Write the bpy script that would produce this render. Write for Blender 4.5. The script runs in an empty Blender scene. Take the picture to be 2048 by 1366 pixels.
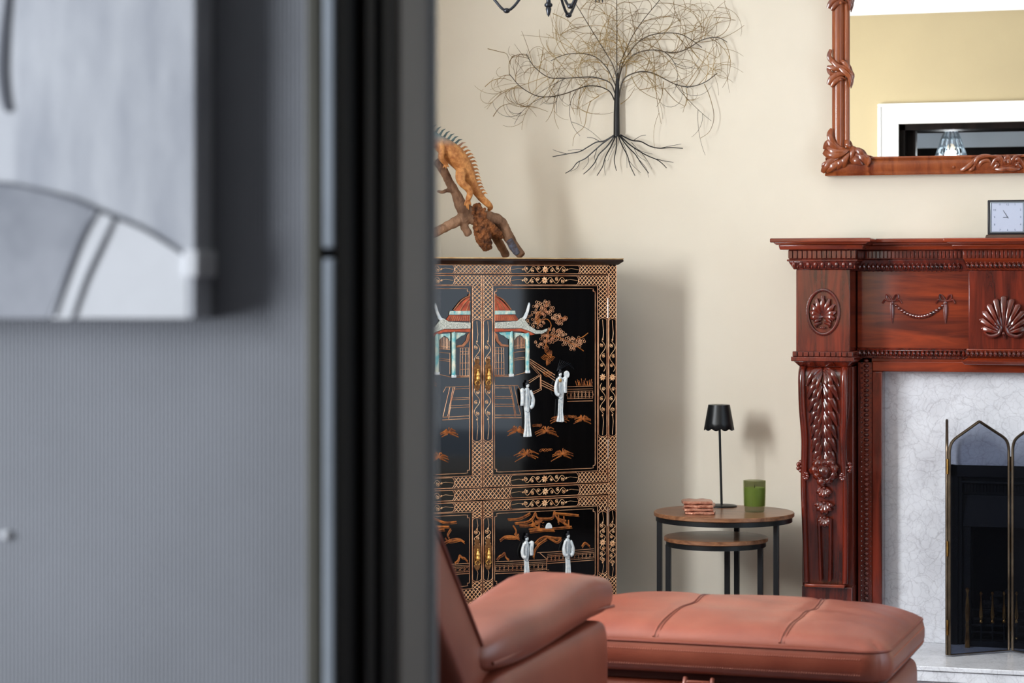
import bpy, math, random
from mathutils import Vector, Matrix
from math import sin, cos, pi, radians
random.seed(7)
S = bpy.context.scene
COL = S.collection
# ---------------- camera -------------------------------------------------
FPX = 4500.0
PHI = radians(17)
HOR = 573.0
CAM = Vector((1.3655, -6.961, 1.125))
cd = bpy.data.cameras.new('camera')
cd.lens = FPX / 2048 * 36
cd.sensor_width = 36
cd.shift_y = -(683 - HOR) / 2048
cd.dof.use_dof = True
cd.dof.focus_distance = 6.75
cd.dof.aperture_fstop = 7.6
cd.clip_start = 0.05
cam = bpy.data.objects.new('camera', cd)
COL.objects.link(cam)
cam.location = CAM
cam.rotation_euler = (pi / 2, 0, PHI)
S.camera = cam
# ---------------- colour, world, light -----------------------------------
S.view_settings.view_transform = 'Standard'
S.view_settings.look = 'None'
S.view_settings.gamma = 1
S.view_settings.exposure = 0.3
S.view_settings.use_curve_mapping = False
W = bpy.data.worlds.new('sky')
S.world = W
W.use_nodes = True
wb = W.node_tree.nodes['Background']
wb.inputs[0].default_value = (0.62, 0.78, 1.0, 1)
wb.inputs[1].default_value = 1.0


def area(name, loc, rot, sx, sy, power, col):
    l = bpy.data.lights.new(name, 'AREA')
    l.shape = 'RECTANGLE'
    l.size = sx
    l.size_y = sy
    l.energy = power
    l.color = col
    o = bpy.data.objects.new(name, l)
    COL.objects.link(o)
    o.location = loc
    o.rotation_euler = rot
    return o


# daylight entering by the room's own windows (each sits in its window opening)
area('daylight_left_window', (-1.36, -2.75, 1.5), (0, -pi / 2, 0), 1.1, 1.0, 128, (0.95, 0.98, 1.0))
area('daylight_right_window', (3.02, -2.7, 1.3), (0, pi / 2, 0), 1.7, 1.9, 17, (0.8, 0.9, 1.0))
area('daylight_hall_window', (-1.12, -6.45, 1.2), (0, -pi / 2, 0), 1.3, 0.7, 62, (0.9, 0.95, 1.0))


# ---------------- materials ----------------------------------------------
def lin(c):
    return tuple(((x / 255.0) / 12.92 if x / 255.0 <= 0.04045 else ((x / 255.0 + 0.055) / 1.055) ** 2.4) for x in c) + (1,)


M = {}


def mat(name, c, rough=0.5, metal=0.0, coat=0.0, coatr=0.1, var=0.0, scale=10, bump=0.0, bscale=60, spec=0.5,
        c2=None, stretch=(1, 1, 1), emit=0, alpha=1, trans=0, ior=1.45, detail=4):
    m = bpy.data.materials.new(name)
    m.use_nodes = True
    nt = m.node_tree
    b = nt.nodes['Principled BSDF']
    b.inputs['Base Color'].default_value = lin(c)
    b.inputs['Roughness'].default_value = rough
    b.inputs['Metallic'].default_value = metal
    b.inputs['Coat Weight'].default_value = coat
    b.inputs['Coat Roughness'].default_value = coatr
    b.inputs['Specular IOR Level'].default_value = spec
    b.inputs['Transmission Weight'].default_value = trans
    b.inputs['IOR'].default_value = ior
    b.inputs['Alpha'].default_value = alpha
    if emit:
        b.inputs['Emission Color'].default_value = lin(c)
        b.inputs['Emission Strength'].default_value = emit
    tc = nt.nodes.new('ShaderNodeTexCoord')
    mp = nt.nodes.new('ShaderNodeMapping')
    mp.inputs['Scale'].default_value = stretch
    nt.links.new(tc.outputs['Object'], mp.inputs[0])
    if c2 is None:
        c2 = tuple(max(0, int(x * (1 - var))) for x in c)
    if var or c2 != tuple(c):
        n = nt.nodes.new('ShaderNodeTexNoise')
        n.inputs['Scale'].default_value = scale
        n.inputs['Detail'].default_value = detail
        n.inputs['Roughness'].default_value = 0.6
        nt.links.new(mp.outputs[0], n.inputs['Vector'])
        r = nt.nodes.new('ShaderNodeValToRGB')
        r.color_ramp.elements[0].position = 0.36
        r.color_ramp.elements[1].position = 0.66
        r.color_ramp.elements[0].color = lin(c2)
        r.color_ramp.elements[1].color = lin(c)
        nt.links.new(n.outputs['Fac'], r.inputs[0])
        nt.links.new(r.outputs[0], b.inputs['Base Color'])
    if bump:
        n2 = nt.nodes.new('ShaderNodeTexNoise')
        n2.inputs['Scale'].default_value = bscale
        n2.inputs['Detail'].default_value = 5
        nt.links.new(mp.outputs[0], n2.inputs['Vector'])
        bp = nt.nodes.new('ShaderNodeBump')
        bp.inputs['Strength'].default_value = bump
        bp.inputs['Distance'].default_value = 0.01
        nt.links.new(n2.outputs['Fac'], bp.inputs['Height'])
        nt.links.new(bp.outputs[0], b.inputs['Normal'])
    M[name] = m
    return m


mat('wall_paint', (230, 221, 204), 0.75, var=0.02, scale=2.0, bump=0.02, bscale=300)
mat('wall_paint_olive', (166, 151, 118), 0.8, var=0.02, scale=2.0)
mat('white_gloss', (238, 238, 236), 0.4, var=0.01)
mat('ceiling_white', (236, 236, 233), 0.9)
mat('hall_plaster', (144, 146, 153), 0.75, var=0.08, scale=4)
mat('hall_dark', (44, 40, 38), 0.8)
mat('carpet', (120, 114, 120), 0.95, var=0.2, scale=180, bump=0.4, bscale=500)
mat('door_black', (24, 17, 15), 0.55, coat=0.0, spec=.08, c2=(12, 9, 8), scale=3, stretch=(8, 8, .6), var=.1)
mat('door_grey', (150, 142, 134), 0.5, var=0.1, scale=2)
mat('bead_grey', (158, 166, 176), 0.35, var=0.15, scale=3, stretch=(1, 1, 1))
mat('bead_pale', (206, 216, 226), 0.4)
mat('trim_olive', (76, 74, 64), 0.6, var=0.1)
mat('edge_white', (214, 220, 224), 0.3)
mat('canvas', (206, 208, 214), 0.8, c2=(176, 179, 188), scale=9, stretch=(5, 1, 1), bump=.2, bscale=300)
mat('canvas_grey', (170, 172, 180), 0.8, c2=(140, 143, 152), scale=14, stretch=(1, 1, 1))
mat('canvas_white', (228, 229, 233), 0.8, var=.05)
mat('canvas_dark', (96, 98, 106), 0.8)
mat('lacquer', (7, 7, 9), 0.05, coat=0.0, coatr=0.02, spec=.4, c2=(9, 7, 7), scale=6, var=.1)
mat('lacquer_brown', (38, 14, 9), 0.16, coat=0.0, coatr=0.05, c2=(28, 12, 8), scale=30)
mat('gold', (226, 176, 136), 0.38, metal=0.3, c2=(180, 120, 84), scale=25)
mat('gold_worn', (206, 178, 132), 0.45, metal=0.1, c2=(176, 136, 88), scale=20)
mat('gold_pale', (246, 204, 160), 0.35, metal=0.2, c2=(214, 156, 108), scale=40)
mat('gold_paint', (200, 118, 48), 0.5, metal=0.2, c2=(110, 54, 20), scale=60)
mat('gold_bright', (240, 196, 110), 0.3, metal=0.5, c2=(214, 160, 80), scale=60)
mat('brass', (190, 150, 84), 0.22, metal=1.0, c2=(150, 104, 54), scale=30)
mat('brass_engraved', (150, 104, 62), 0.35, metal=0.7, c2=(104, 66, 36), scale=160, bump=.2, bscale=200)
mat('chrome', (225, 225, 225), 0.15, metal=1.0)
mat('ivory', (236, 238, 236), 0.4, c2=(196, 208, 216), scale=120, bump=.1, bscale=200)
mat('ivory_roof', (232, 232, 224), 0.5, c2=(150, 160, 150), scale=260, bump=.5, bscale=260)
mat('turquoise', (84, 176, 186), 0.4, c2=(226, 226, 206), scale=70, stretch=(1, 1, .6), bump=.3, bscale=160)
mat('coral', (200, 92, 54), 0.45, c2=(150, 60, 36), scale=60)
mat('coral_trim', (176, 116, 80), 0.45, c2=(140, 80, 54), scale=60)
mat('ink', (22, 26, 34), 0.5)
mat('ink_blue', (74, 92, 112), 0.6)
mat('skin_paint', (240, 228, 214), 0.5)
mat('branch_metal', (44, 38, 32), 0.45, metal=0.3, c2=(70, 54, 34), scale=20)
mat('branch_black', (34, 34, 36), 0.4, metal=0.3, var=.2, scale=20)
mat('twig_bronze', (168, 140, 84), 0.5, metal=0.3, c2=(104, 78, 44), scale=8)
mat('driftwood', (158, 122, 96), 0.85, c2=(96, 68, 50), scale=26, stretch=(1, 1, .5), bump=.8, bscale=60)
mat('driftwood_knot', (150, 92, 50), 0.85, c2=(66, 36, 20), scale=45, bump=1.0, bscale=80)
mat('bark_blue', (84, 92, 112), 0.85, c2=(70, 60, 60), scale=80, bump=.6)
mat('iron_dark', (22, 23, 25), 0.5, metal=.3, var=.2, scale=20, bump=.1)
mat('iron_deep', (9, 9, 10), 0.8)
mat('coal', (26, 25, 26), 0.9, bump=.6)
mat('screen_frame', (110, 96, 80), 0.32, metal=0.8, c2=(74, 62, 50), scale=12)
mat('black_metal', (22, 25, 28), 0.34, metal=0.2, var=.1)
mat('lamp_black', (26, 28, 30), 0.38, metal=0.3, var=.1)
mat('candle_wax', (200, 226, 140), 0.6, var=.1)
mat('copper_glass', (214, 160, 136), 0.25, metal=.55, c2=(176, 112, 90), scale=60, bump=.3, bscale=120)
mat('clock_case', (34, 34, 40), 0.4)
mat('clock_plinth', (90, 66, 52), 0.5, var=.2)
mat('clock_steel', (150, 160, 168), 0.3, metal=.8)
mat('clock_face', (226, 222, 216), 0.6)
mat('stitch', (176, 104, 80), 0.6)
mat('chandelier_iron', (52, 54, 60), 0.3, metal=.8, var=.2)
mat('crystal', (190, 205, 215), 0.1, trans=.3)
mat('bulb_glass', (255, 240, 214), 0.3, emit=0.6)


def wood(name, c, c2, axis='z', scale=5, rough=0.3, coat=0.5, coatr=0.12, bump=0.05):
    m = bpy.data.materials.new(name)
    m.use_nodes = True
    nt = m.node_tree
    b = nt.nodes['Principled BSDF']
    b.inputs['Roughness'].default_value = rough
    b.inputs['Coat Weight'].default_value = coat
    b.inputs['Coat Roughness'].default_value = coatr
    tc = nt.nodes.new('ShaderNodeTexCoord')
    mp = nt.nodes.new('ShaderNodeMapping')
    st = {'z': (9, 9, .9), 'x': (.9, 9, 9), 'y': (9, .9, 9)}[axis]
    mp.inputs['Scale'].default_value = st
    nt.links.new(tc.outputs['Object'], mp.inputs[0])
    n = nt.nodes.new('ShaderNodeTexNoise')
    n.inputs['Scale'].default_value = scale
    n.inputs['Detail'].default_value = 7
    n.inputs['Roughness'].default_value = 0.62
    n.inputs['Distortion'].default_value = 0.8
    nt.links.new(mp.outputs[0], n.inputs['Vector'])
    r = nt.nodes.new('ShaderNodeValToRGB')
    r.color_ramp.elements[0].position = 0.34
    r.color_ramp.elements[1].position = 0.64
    r.color_ramp.elements[0].color = lin(c2)
    r.color_ramp.elements[1].color = lin(c)
    nt.links.new(n.outputs['Fac'], r.inputs[0])
    nt.links.new(r.outputs[0], b.inputs['Base Color'])
    bp = nt.nodes.new('ShaderNodeBump')
    bp.inputs['Strength'].default_value = bump
    bp.inputs['Distance'].default_value = 0.01
    nt.links.new(n.outputs['Fac'], bp.inputs['Height'])
    nt.links.new(bp.outputs[0], b.inputs['Normal'])
    M[name] = m


wood('mahogany', (116, 38, 20), (54, 14, 8), 'z', 4, rough=.26, coat=.8, coatr=.07, bump=.02)
wood('mahogany_x', (142, 52, 20), (82, 24, 10), 'x', 3, rough=.26, coat=.7, coatr=.08, bump=.02)
wood('mahogany_carved', (116, 36, 18), (52, 13, 8), 'z', 3, rough=.24, coat=.8, coatr=.12, bump=0.0)
wood('mirror_wood', (158, 84, 44), (104, 42, 20), 'z', 3, rough=.3, coat=.5, coatr=.12)
wood('table_wood', (150, 104, 72), (98, 62, 42), 'x', 6, rough=.35, coat=.15)

# leather
m = mat('leather', (138, 72, 54), 0.36, c2=(118, 55, 40), scale=5, bump=.06, bscale=420, coat=.25, coatr=.4)
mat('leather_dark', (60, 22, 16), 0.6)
mat('leather_piping', (120, 54, 38), 0.4, coat=.1)


# marble with veins
def marble(name, c, cv):
    m = bpy.data.materials.new(name)
    m.use_nodes = True
    nt = m.node_tree
    b = nt.nodes['Principled BSDF']
    b.inputs['Roughness'].default_value = 0.22
    tc = nt.nodes.new('ShaderNodeTexCoord')
    n0 = nt.nodes.new('ShaderNodeTexNoise')
    n0.inputs['Scale'].default_value = 12
    n0.inputs['Detail'].default_value = 6
    mx = nt.nodes.new('ShaderNodeVectorMath')
    mx.operation = 'MULTIPLY_ADD'
    mx.inputs[1].default_value = (.10, .10, .10)
    nt.links.new(tc.outputs['Object'], n0.inputs['Vector'])
    nt.links.new(n0.outputs['Color'], mx.inputs[0])
    nt.links.new(tc.outputs['Object'], mx.inputs[2])
    fac = None
    for sc, w, st in ((20, .045, .24), (48, .08, .18)):
        v = nt.nodes.new('ShaderNodeTexVoronoi')
        v.feature = 'DISTANCE_TO_EDGE'
        v.inputs['Scale'].default_value = sc
        nt.links.new(mx.outputs[0], v.inputs['Vector'])
        mr = nt.nodes.new('ShaderNodeMapRange')
        mr.inputs['From Min'].default_value = 0
        mr.inputs['From Max'].default_value = w
        mr.inputs['To Min'].default_value = st
        mr.inputs['To Max'].default_value = 0
        nt.links.new(v.outputs['Distance'], mr.inputs['Value'])
        if fac is None:
            fac = mr.outputs[0]
        else:
            ad = nt.nodes.new('ShaderNodeMath')
            ad.operation = 'ADD'
            nt.links.new(fac, ad.inputs[0])
            nt.links.new(mr.outputs[0], ad.inputs[1])
            fac = ad.outputs[0]
    n1 = nt.nodes.new('ShaderNodeTexNoise')
    n1.inputs['Scale'].default_value = 9
    n1.inputs['Detail'].default_value = 8
    nt.links.new(tc.outputs['Object'], n1.inputs['Vector'])
    mr = nt.nodes.new('ShaderNodeMapRange')
    mr.inputs['From Min'].default_value = .4
    mr.inputs['From Max'].default_value = .7
    mr.inputs['To Max'].default_value = .3
    nt.links.new(n1.outputs['Fac'], mr.inputs['Value'])
    ad = nt.nodes.new('ShaderNodeMath')
    ad.operation = 'ADD'
    nt.links.new(fac, ad.inputs[0])
    nt.links.new(mr.outputs[0], ad.inputs[1])
    mc = nt.nodes.new('ShaderNodeMix')
    mc.data_type = 'RGBA'
    mc.inputs['A'].default_value = lin(c)
    mc.inputs['B'].default_value = lin(cv)
    nt.links.new(ad.outputs[0], mc.inputs['Factor'])
    nt.links.new(mc.outputs['Result'], b.inputs['Base Color'])
    M[name] = m


marble('marble', (234, 236, 242), (150, 148, 156))

# ribbed hall wallpaper: fine vertical ribs in bump and tone
m = M['hall_plaster']
nt = m.node_tree
tc = nt.nodes.new('ShaderNodeTexCoord')
wv = nt.nodes.new('ShaderNodeTexWave')
wv.wave_type = 'BANDS'
wv.bands_direction = 'X'
wv.inputs['Scale'].default_value = 98
nt.links.new(tc.outputs['Object'], wv.inputs['Vector'])
bp = nt.nodes.new('ShaderNodeBump')
bp.inputs['Strength'].default_value = 0.5
bp.inputs['Distance'].default_value = 0.002
nt.links.new(wv.outputs['Fac'], bp.inputs['Height'])
nt.links.new(bp.outputs[0], nt.nodes['Principled BSDF'].inputs['Normal'])

# mirror glass
mm = mat('mirror_silver', (250, 250, 248), 0.0, metal=1.0)


def see_through(name, c, fac, rough=.1, tint=(.9, .93, 1)):
    m = bpy.data.materials.new(name)
    m.use_nodes = True
    nt = m.node_tree
    b = nt.nodes['Principled BSDF']
    b.inputs['Base Color'].default_value = lin(c)
    b.inputs['Roughness'].default_value = rough
    t = nt.nodes.new('ShaderNodeBsdfTransparent')
    t.inputs[0].default_value = (*tint, 1)
    mx = nt.nodes.new('ShaderNodeMixShader')
    mx.inputs[0].default_value = fac
    nt.links.new(t.outputs[0], mx.inputs[1])
    nt.links.new(b.outputs[0], mx.inputs[2])
    nt.links.new(mx.outputs[0], nt.nodes['Material Output'].inputs[0])
    M[name] = m


see_through('screen_mesh', (22, 22, 28), 0.12, .6, (.66, .69, .76))
see_through('green_glass', (34, 38, 20), 0.24, .06, (.84, .86, .72))
see_through('clock_glass', (220, 222, 226), 0.06, .05)


# ---------------- mesh helpers -------------------------------------------
class MB:
    def __init__(s):
        s.v = []
        s.f = []

    def add(s, vs, fs):
        n = len(s.v)
        s.v += [Vector(x) for x in vs]
        s.f += [tuple(i + n for i in f) for f in fs]
        return s

    def box(s, x0, x1, y0, y1, z0, z1):
        return s.frus(x0, x1, y0, y1, z0, x0, x1, y0, y1, z1)

    def frus(s, a0, a1, b0, b1, z0, c0, c1, d0, d1, z1):
        v = [(a0, b0, z0), (a1, b0, z0), (a1, b1, z0), (a0, b1, z0), (c0, d0, z1), (c1, d0, z1), (c1, d1, z1), (c0, d1, z1)]
        return s.add(v, [(0, 3, 2, 1), (4, 5, 6, 7), (0, 1, 5, 4), (1, 2, 6, 5), (2, 3, 7, 6), (3, 0, 4, 7)])

    def tube(s, path, r, n=None, h=None, seg=8, closed=False):
        """round tube, or with n given a flattened lobe: half-width r in the plane, half-height h along n"""
        P = [Vector(p) for p in path]
        k = len(P)
        R = r if hasattr(r, '__len__') else [r] * k
        Hh = None
        if n is not None:
            n = Vector(n).normalized()
            Hh = h if hasattr(h, '__len__') else [(h if h is not None else R[i]) for i in range(k)]
        vs, fs = [], []
        up = None
        for i in range(k):
            if closed:
                t = P[(i + 1) % k] - P[i - 1]
            else:
                t = P[min(i + 1, k - 1)] - P[max(i - 1, 0)]
            if t.length < 1e-9:
                t = Vector((0, 0, 1))
            t.normalize()
            if n is not None:
                side = t.cross(n)
                if side.length < 1e-6:
                    side = Vector((1, 0, 0))
                side.normalize()
                u2 = n
                hh = Hh[i]
            else:
                if up is None:
                    up = Vector((0, 0, 1)) if abs(t.z) < .9 else Vector((1, 0, 0))
                side = t.cross(up)
                side.normalize()
                u2 = side.cross(t)
                up = u2
                hh = R[i]
            for j in range(seg):
                a = 2 * pi * j / seg
                vs.append(P[i] + side * (R[i] * cos(a)) + u2 * (hh * sin(a)))
        for i in range(k if closed else k - 1):
            i2 = (i + 1) % k
            for j in range(seg):
                j2 = (j + 1) % seg
                fs.append((i * seg + j, i * seg + j2, i2 * seg + j2, i2 * seg + j))
        if not closed:
            fs.append(tuple(range(seg - 1, -1, -1)))
            fs.append(tuple((k - 1) * seg + j for j in range(seg)))
        return s.add(vs, fs)

    def lathe(s, prof, c=(0, 0, 0), seg=24, sx=1, sy=1):
        c = Vector(c)
        vs, fs = [], []
        for (r, z) in prof:
            for j in range(seg):
                a = 2 * pi * j / seg
                vs.append(c + Vector((r * cos(a) * sx, r * sin(a) * sy, z)))
        k = len(prof)
        for i in range(k - 1):
            for j in range(seg):
                j2 = (j + 1) % seg
                fs.append((i * seg + j, i * seg + j2, (i + 1) * seg + j2, (i + 1) * seg + j))
        fs.append(tuple(range(seg - 1, -1, -1)))
        fs.append(tuple((k - 1) * seg + j for j in range(seg)))
        return s.add(vs, fs)

    def ball(s, c, rx, ry=None, rz=None, seg=12, rings=8):
        ry = rx if ry is None else ry
        rz = rx if rz is None else rz
        c = Vector(c)
        vs = [c + Vector((0, 0, -rz))]
        for i in range(1, rings):
            a = -pi / 2 + pi * i / rings
            for j in range(seg):
                b = 2 * pi * j / seg
                vs.append(c + Vector((rx * cos(a) * cos(b), ry * cos(a) * sin(b), rz * sin(a))))
        vs.append(c + Vector((0, 0, rz)))
        fs = []
        for j in range(seg):
            fs.append((0, 1 + (j + 1) % seg, 1 + j))
        for i in range(rings - 2):
            for j in range(seg):
                j2 = (j + 1) % seg
                fs.append((1 + i * seg + j, 1 + i * seg + j2, 1 + (i + 1) * seg + j2, 1 + (i + 1) * seg + j))
        L = len(vs) - 1
        b0 = 1 + (rings - 2) * seg
        for j in range(seg):
            fs.append((b0 + j, b0 + (j + 1) % seg, L))
        return s.add(vs, fs)

    def prism(s, poly, axis, a, b):
        """poly: 2-D points, extruded along axis ('x': (y,z), 'y': (x,z), 'z': (x,y)) from a to b"""
        def mk(p, t):
            return {'x': (t, p[0], p[1]), 'y': (p[0], t, p[1]), 'z': (p[0], p[1], t)}[axis]
        n = len(poly)
        vs = [mk(p, a) for p in poly] + [mk(p, b) for p in poly]
        fs = [tuple(range(n))[::-1], tuple(range(n, 2 * n))]
        fs += [(i, (i + 1) % n, n + (i + 1) % n, n + i) for i in range(n)]
        return s.add(vs, fs)

    def pillow(s, c, hx, hy, hz, e=.35, nu=28, nv=16, fn=None):
        c = Vector(c)

        def sp(v, p):
            return math.copysign(abs(v) ** p, v)
        vs = []
        for i in range(nv + 1):
            a = -pi / 2 + pi * i / nv
            for j in range(nu):
                b = 2 * pi * j / nu
                p = Vector((hx * sp(cos(a), e) * sp(cos(b), e), hy * sp(cos(a), e) * sp(sin(b), e), hz * sp(sin(a), e)))
                if fn:
                    p = Vector(fn(p))
                vs.append(c + p)
        fs = []
        for i in range(nv):
            for j in range(nu):
                j2 = (j + 1) % nu
                fs.append((i * nu + j, i * nu + j2, (i + 1) * nu + j2, (i + 1) * nu + j))
        return s.add(vs, fs)


WM = {}


def ob(name, mb, mt, parent=None, world=False, smooth=True, bevel=0, sub=0, label=None, kind=None, segs=2):
    me = bpy.data.meshes.new(name)
    vs = mb.v
    pm = WM.get(parent.name, Matrix()) if parent else Matrix()
    if world and parent:
        inv = pm.inverted()
        vs = [inv @ v for v in vs]
    me.from_pydata([tuple(v) for v in vs], [], mb.f)
    import bmesh
    bm = bmesh.new()
    bm.from_mesh(me)
    bmesh.ops.remove_doubles(bm, verts=bm.verts, dist=1e-6)
    bmesh.ops.recalc_face_normals(bm, faces=bm.faces)
    bm.to_mesh(me)
    bm.free()
    me.materials.append(M[mt] if isinstance(mt, str) else mt)
    o = bpy.data.objects.new(name, me)
    COL.objects.link(o)
    if parent:
        o.parent = parent
    WM[o.name] = pm.copy()
    if smooth:
        me.polygons.foreach_set('use_smooth', [True] * len(me.polygons))
        me.update()
        try:
            me.set_sharp_from_angle(angle=radians(38))
        except Exception:
            pass
    if bevel:
        b = o.modifiers.new('bevel', 'BEVEL')
        b.width = bevel
        b.segments = segs
        b.limit_method = 'ANGLE'
    if sub:
        b = o.modifiers.new('sub', 'SUBSURF')
        b.levels = sub
        b.render_levels = sub
    if label:
        o['label'] = label
    if kind:
        o['kind'] = kind
    return o


def thing(name, label, cat, loc=(0, 0, 0), rz=0, group=None):
    o = bpy.data.objects.new(name, None)
    COL.objects.link(o)
    o.location = loc
    o.rotation_euler = (0, 0, rz)
    o.empty_display_size = .05
    WM[o.name] = Matrix.Translation(loc) @ Matrix.Rotation(rz, 4, 'Z')
    o['label'] = label
    o['category'] = cat
    if group:
        o['group'] = group
    return o


def tag(o, label, cat, group=None):
    o['label'] = label
    o['category'] = cat
    if group:
        o['group'] = group
    return o


def struct(name, mb, mt, bevel=0, smooth=False):
    o = ob(name, mb, mt, smooth=smooth, bevel=bevel)
    o['kind'] = 'structure'
    return o


FV = Vector((-sin(PHI), cos(PHI), 0))
RV = Vector((cos(PHI), sin(PHI), 0))


def at(px, py, Y):
    """the point of the vertical plane y=Y that the survey photograph shows at a pixel"""
    d = FV + RV * ((px - 1024) / FPX)
    t = (Y - CAM.y) / d.y
    return Vector((CAM.x + t * d.x, Y, CAM.z + t * (HOR - py) / FPX))


def spline(pts, n=6):
    P = [Vector(p) for p in pts]
    out = []
    for i in range(len(P) - 1):
        p0 = P[max(i - 1, 0)]
        p1 = P[i]
        p2 = P[i + 1]
        p3 = P[min(i + 2, len(P) - 1)]
        for k in range(n):
            t = k / n
            out.append(.5 * ((2 * p1) + (p2 - p0) * t + (2 * p0 - 5 * p1 + 4 * p2 - p3) * t * t + (3 * p1 - p0 - 3 * p2 + p3) * t ** 3))
    out.append(P[-1])
    return out


def taper(n, a, b, p=1.0):
    return [a + (b - a) * (i / (n - 1)) ** p for i in range(n)]


def leafr(n, w, tip=.15, base=.4):
    """widths of a leaf: narrow base, full middle, pointed tip"""
    o = []
    for i in range(n):
        t = i / (n - 1)
        o.append(w * max(tip if t > .5 else base, sin(pi * min(1, .15 + .85 * t)) ** .8))
    return o


# ======================= THE SETTING =====================================
XL, XR, YF = -1.3, 2.95, -4.3
ZC = 2.62
b = MB().box(XL - .12, .66, 0, .12, 0, ZC).box(.964, XR + .12, 0, .12, 0, ZC).box(.66, .964, 0, .12, .57, ZC).box(.66, .964, .105, .12, 0, .57)
struct('wall_back', b, 'wall_paint')
# left wall with window opening Y -3.3..-2.2, z .95..2.05
b = MB()
b.box(XL - .12, XL, -2.2, 0, 0, ZC).box(XL - .12, XL, YF, -3.3, 0, ZC)
b.box(XL - .12, XL, -3.3, -2.2, 0, .95).box(XL - .12, XL, -3.3, -2.2, 2.05, ZC)
struct('wall_left', b, 'wall_paint')
b = MB()
b.box(XR, XR + .12, -1.86, 0, 0, ZC).box(XR, XR + .12, YF, -3.65, 0, ZC)
b.box(XR, XR + .12, -3.65, -1.86, 0, .3).box(XR, XR + .12, -3.65, -1.86, 2.25, ZC)
struct('wall_right', b, 'wall_paint')
# front wall of the room with wide opening to the hall
OX0, OX1, OZ = -.057, 1.80, 1.927
b = MB()
b.box(XL - .12, OX0, YF - .15, YF, 0, ZC).box(OX1, XR + .12, YF - .15, YF, 0, ZC).box(OX0, OX1, YF - .15, YF, OZ, ZC)
struct('wall_front', b, 'wall_paint_olive')
struct('floor', MB().box(-1.6, 3.2, -7.6, .12, -.06, 0), 'carpet')
struct('ceiling', MB().box(-1.6, 3.2, -7.6, .12, ZC, ZC + .06), 'ceiling_white')
# hall shell
b = MB().box(-1.3, 3.07, -7.62, -7.5, 0, ZC)
struct('wall_hall_rear', b, 'hall_dark')
b = MB().box(2.3, 2.42, -7.5, YF - .15, 0, ZC)
struct('wall_hall_right', b, 'hall_dark')
b = MB()
b.box(-1.12, -1.0, -5.9, YF - .15, 0, ZC).box(-1.12, -1.0, -7.5, -7.0, 0, ZC).box(-1.12, -1.0, -7.0, -5.9, 0, .5).box(-1.12, -1.0, -7.0, -5.9, 1.9, ZC)
struct('wall_hall_left', b, 'hall_dark')
HX, HY0, HY1 = .7836, -5.474, -5.285
b = MB().box(-1.0, HX - .012, HY0, HY1, 0, ZC)
struct('wall_hall', b, 'hall_plaster')
# dark lining + profiled trim at the end of the hall wall (the doorway we look through)
t = struct('door_1', MB().box(HX - .012, HX, HY0 - .002, HY1 - .07, 0, 2.2), 'door_black', bevel=.002)
ob('door_lining', MB().box(HX - .012, HX + .002, HY1 - .07, HY1 + .002, 0, 2.2), 'door_grey', t, bevel=.003)
b = MB().box(HX - .004, HX + .006, HY0 + .035, HY0 + .055, 0, 2.2)
b.box(HX - .004, HX + .004, HY0 + .075, HY0 + .085, 0, 2.2)
ob('door_stop', b, 'door_black', t, bevel=.002)
b = MB()
b.tube([(HX + .001, HY1 + .004, 0), (HX + .001, HY1 + .004, 2.2)], .0052, seg=10)
ob('white_edge_strip', b, 'edge_white', t)
# architrave on the hall side: olive band, pale bead, black fillet
x610 = at(610, 0, HY0 - .008).x
x641 = at(641, 0, HY0 - .008).x
x668 = at(668, 0, HY0 - .008).x
t2 = struct('trim_1', MB().box(x610, x641, HY0 - .008, HY0, 0, 2.25), 'trim_olive', bevel=.002)
b = MB()
for z0, z1 in ((0, 1.145), (1.152, 2.25)):
    b.box(x641 + .0012, x668, HY0 - .007, HY0, z0, z1)
ob('bead', b, 'bead_grey', t2, bevel=.0018)
ob('fillet', MB().box(x668, HX - .0005, HY0 - .006, HY0, 0, 2.25), 'door_black', t2, bevel=.001)
# white architrave round the opening, dark lining, transom; living-room side
b = MB()
b.box(OX0 - .094, OX0, YF, YF + .022, 0, OZ + .09).box(OX1, OX1 + .094, YF, YF + .022, 0, OZ + .09).box(OX0, OX1, YF, YF + .022, OZ, OZ + .09)
b.box(OX0 - .10, OX0 - .085, YF + .0001, YF + .034, 0, OZ + .0849).box(OX0 - .10, OX1 + .10, YF + .0001, YF + .034, OZ + .085, OZ + .10).box(OX1 + .085, OX1 + .10, YF + .0001, YF + .034, 0, OZ + .0849)
a = struct('door_2', b, 'white_gloss', bevel=.004)
b = MB().box(OX0, OX0 + .03, YF - .16, YF - .01, 0, OZ).box(OX1 - .03, OX1, YF - .16, YF - .01, 0, OZ).box(OX0, OX1, YF - .16, YF - .01, OZ - .03, OZ)
b.box(OX0 + .03, OX0 + .075, YF - .13, YF - .06, 0, OZ - .03)
ob('dark_lining', b, 'door_black', a)
# pale rail high on the vestibule side of the hall wall
tr = struct('trim_2', MB().box(-1.0, .76, HY1, HY1 + .012, 1.865, 1.945), 'bead_pale')
struct('trim_3', MB().box(-1.0, .76, HY1, HY1 + .006, 0, 1.865).box(-1.0, .76, HY1, HY1 + .006, 1.945, 2.6), 'door_black')
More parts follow.
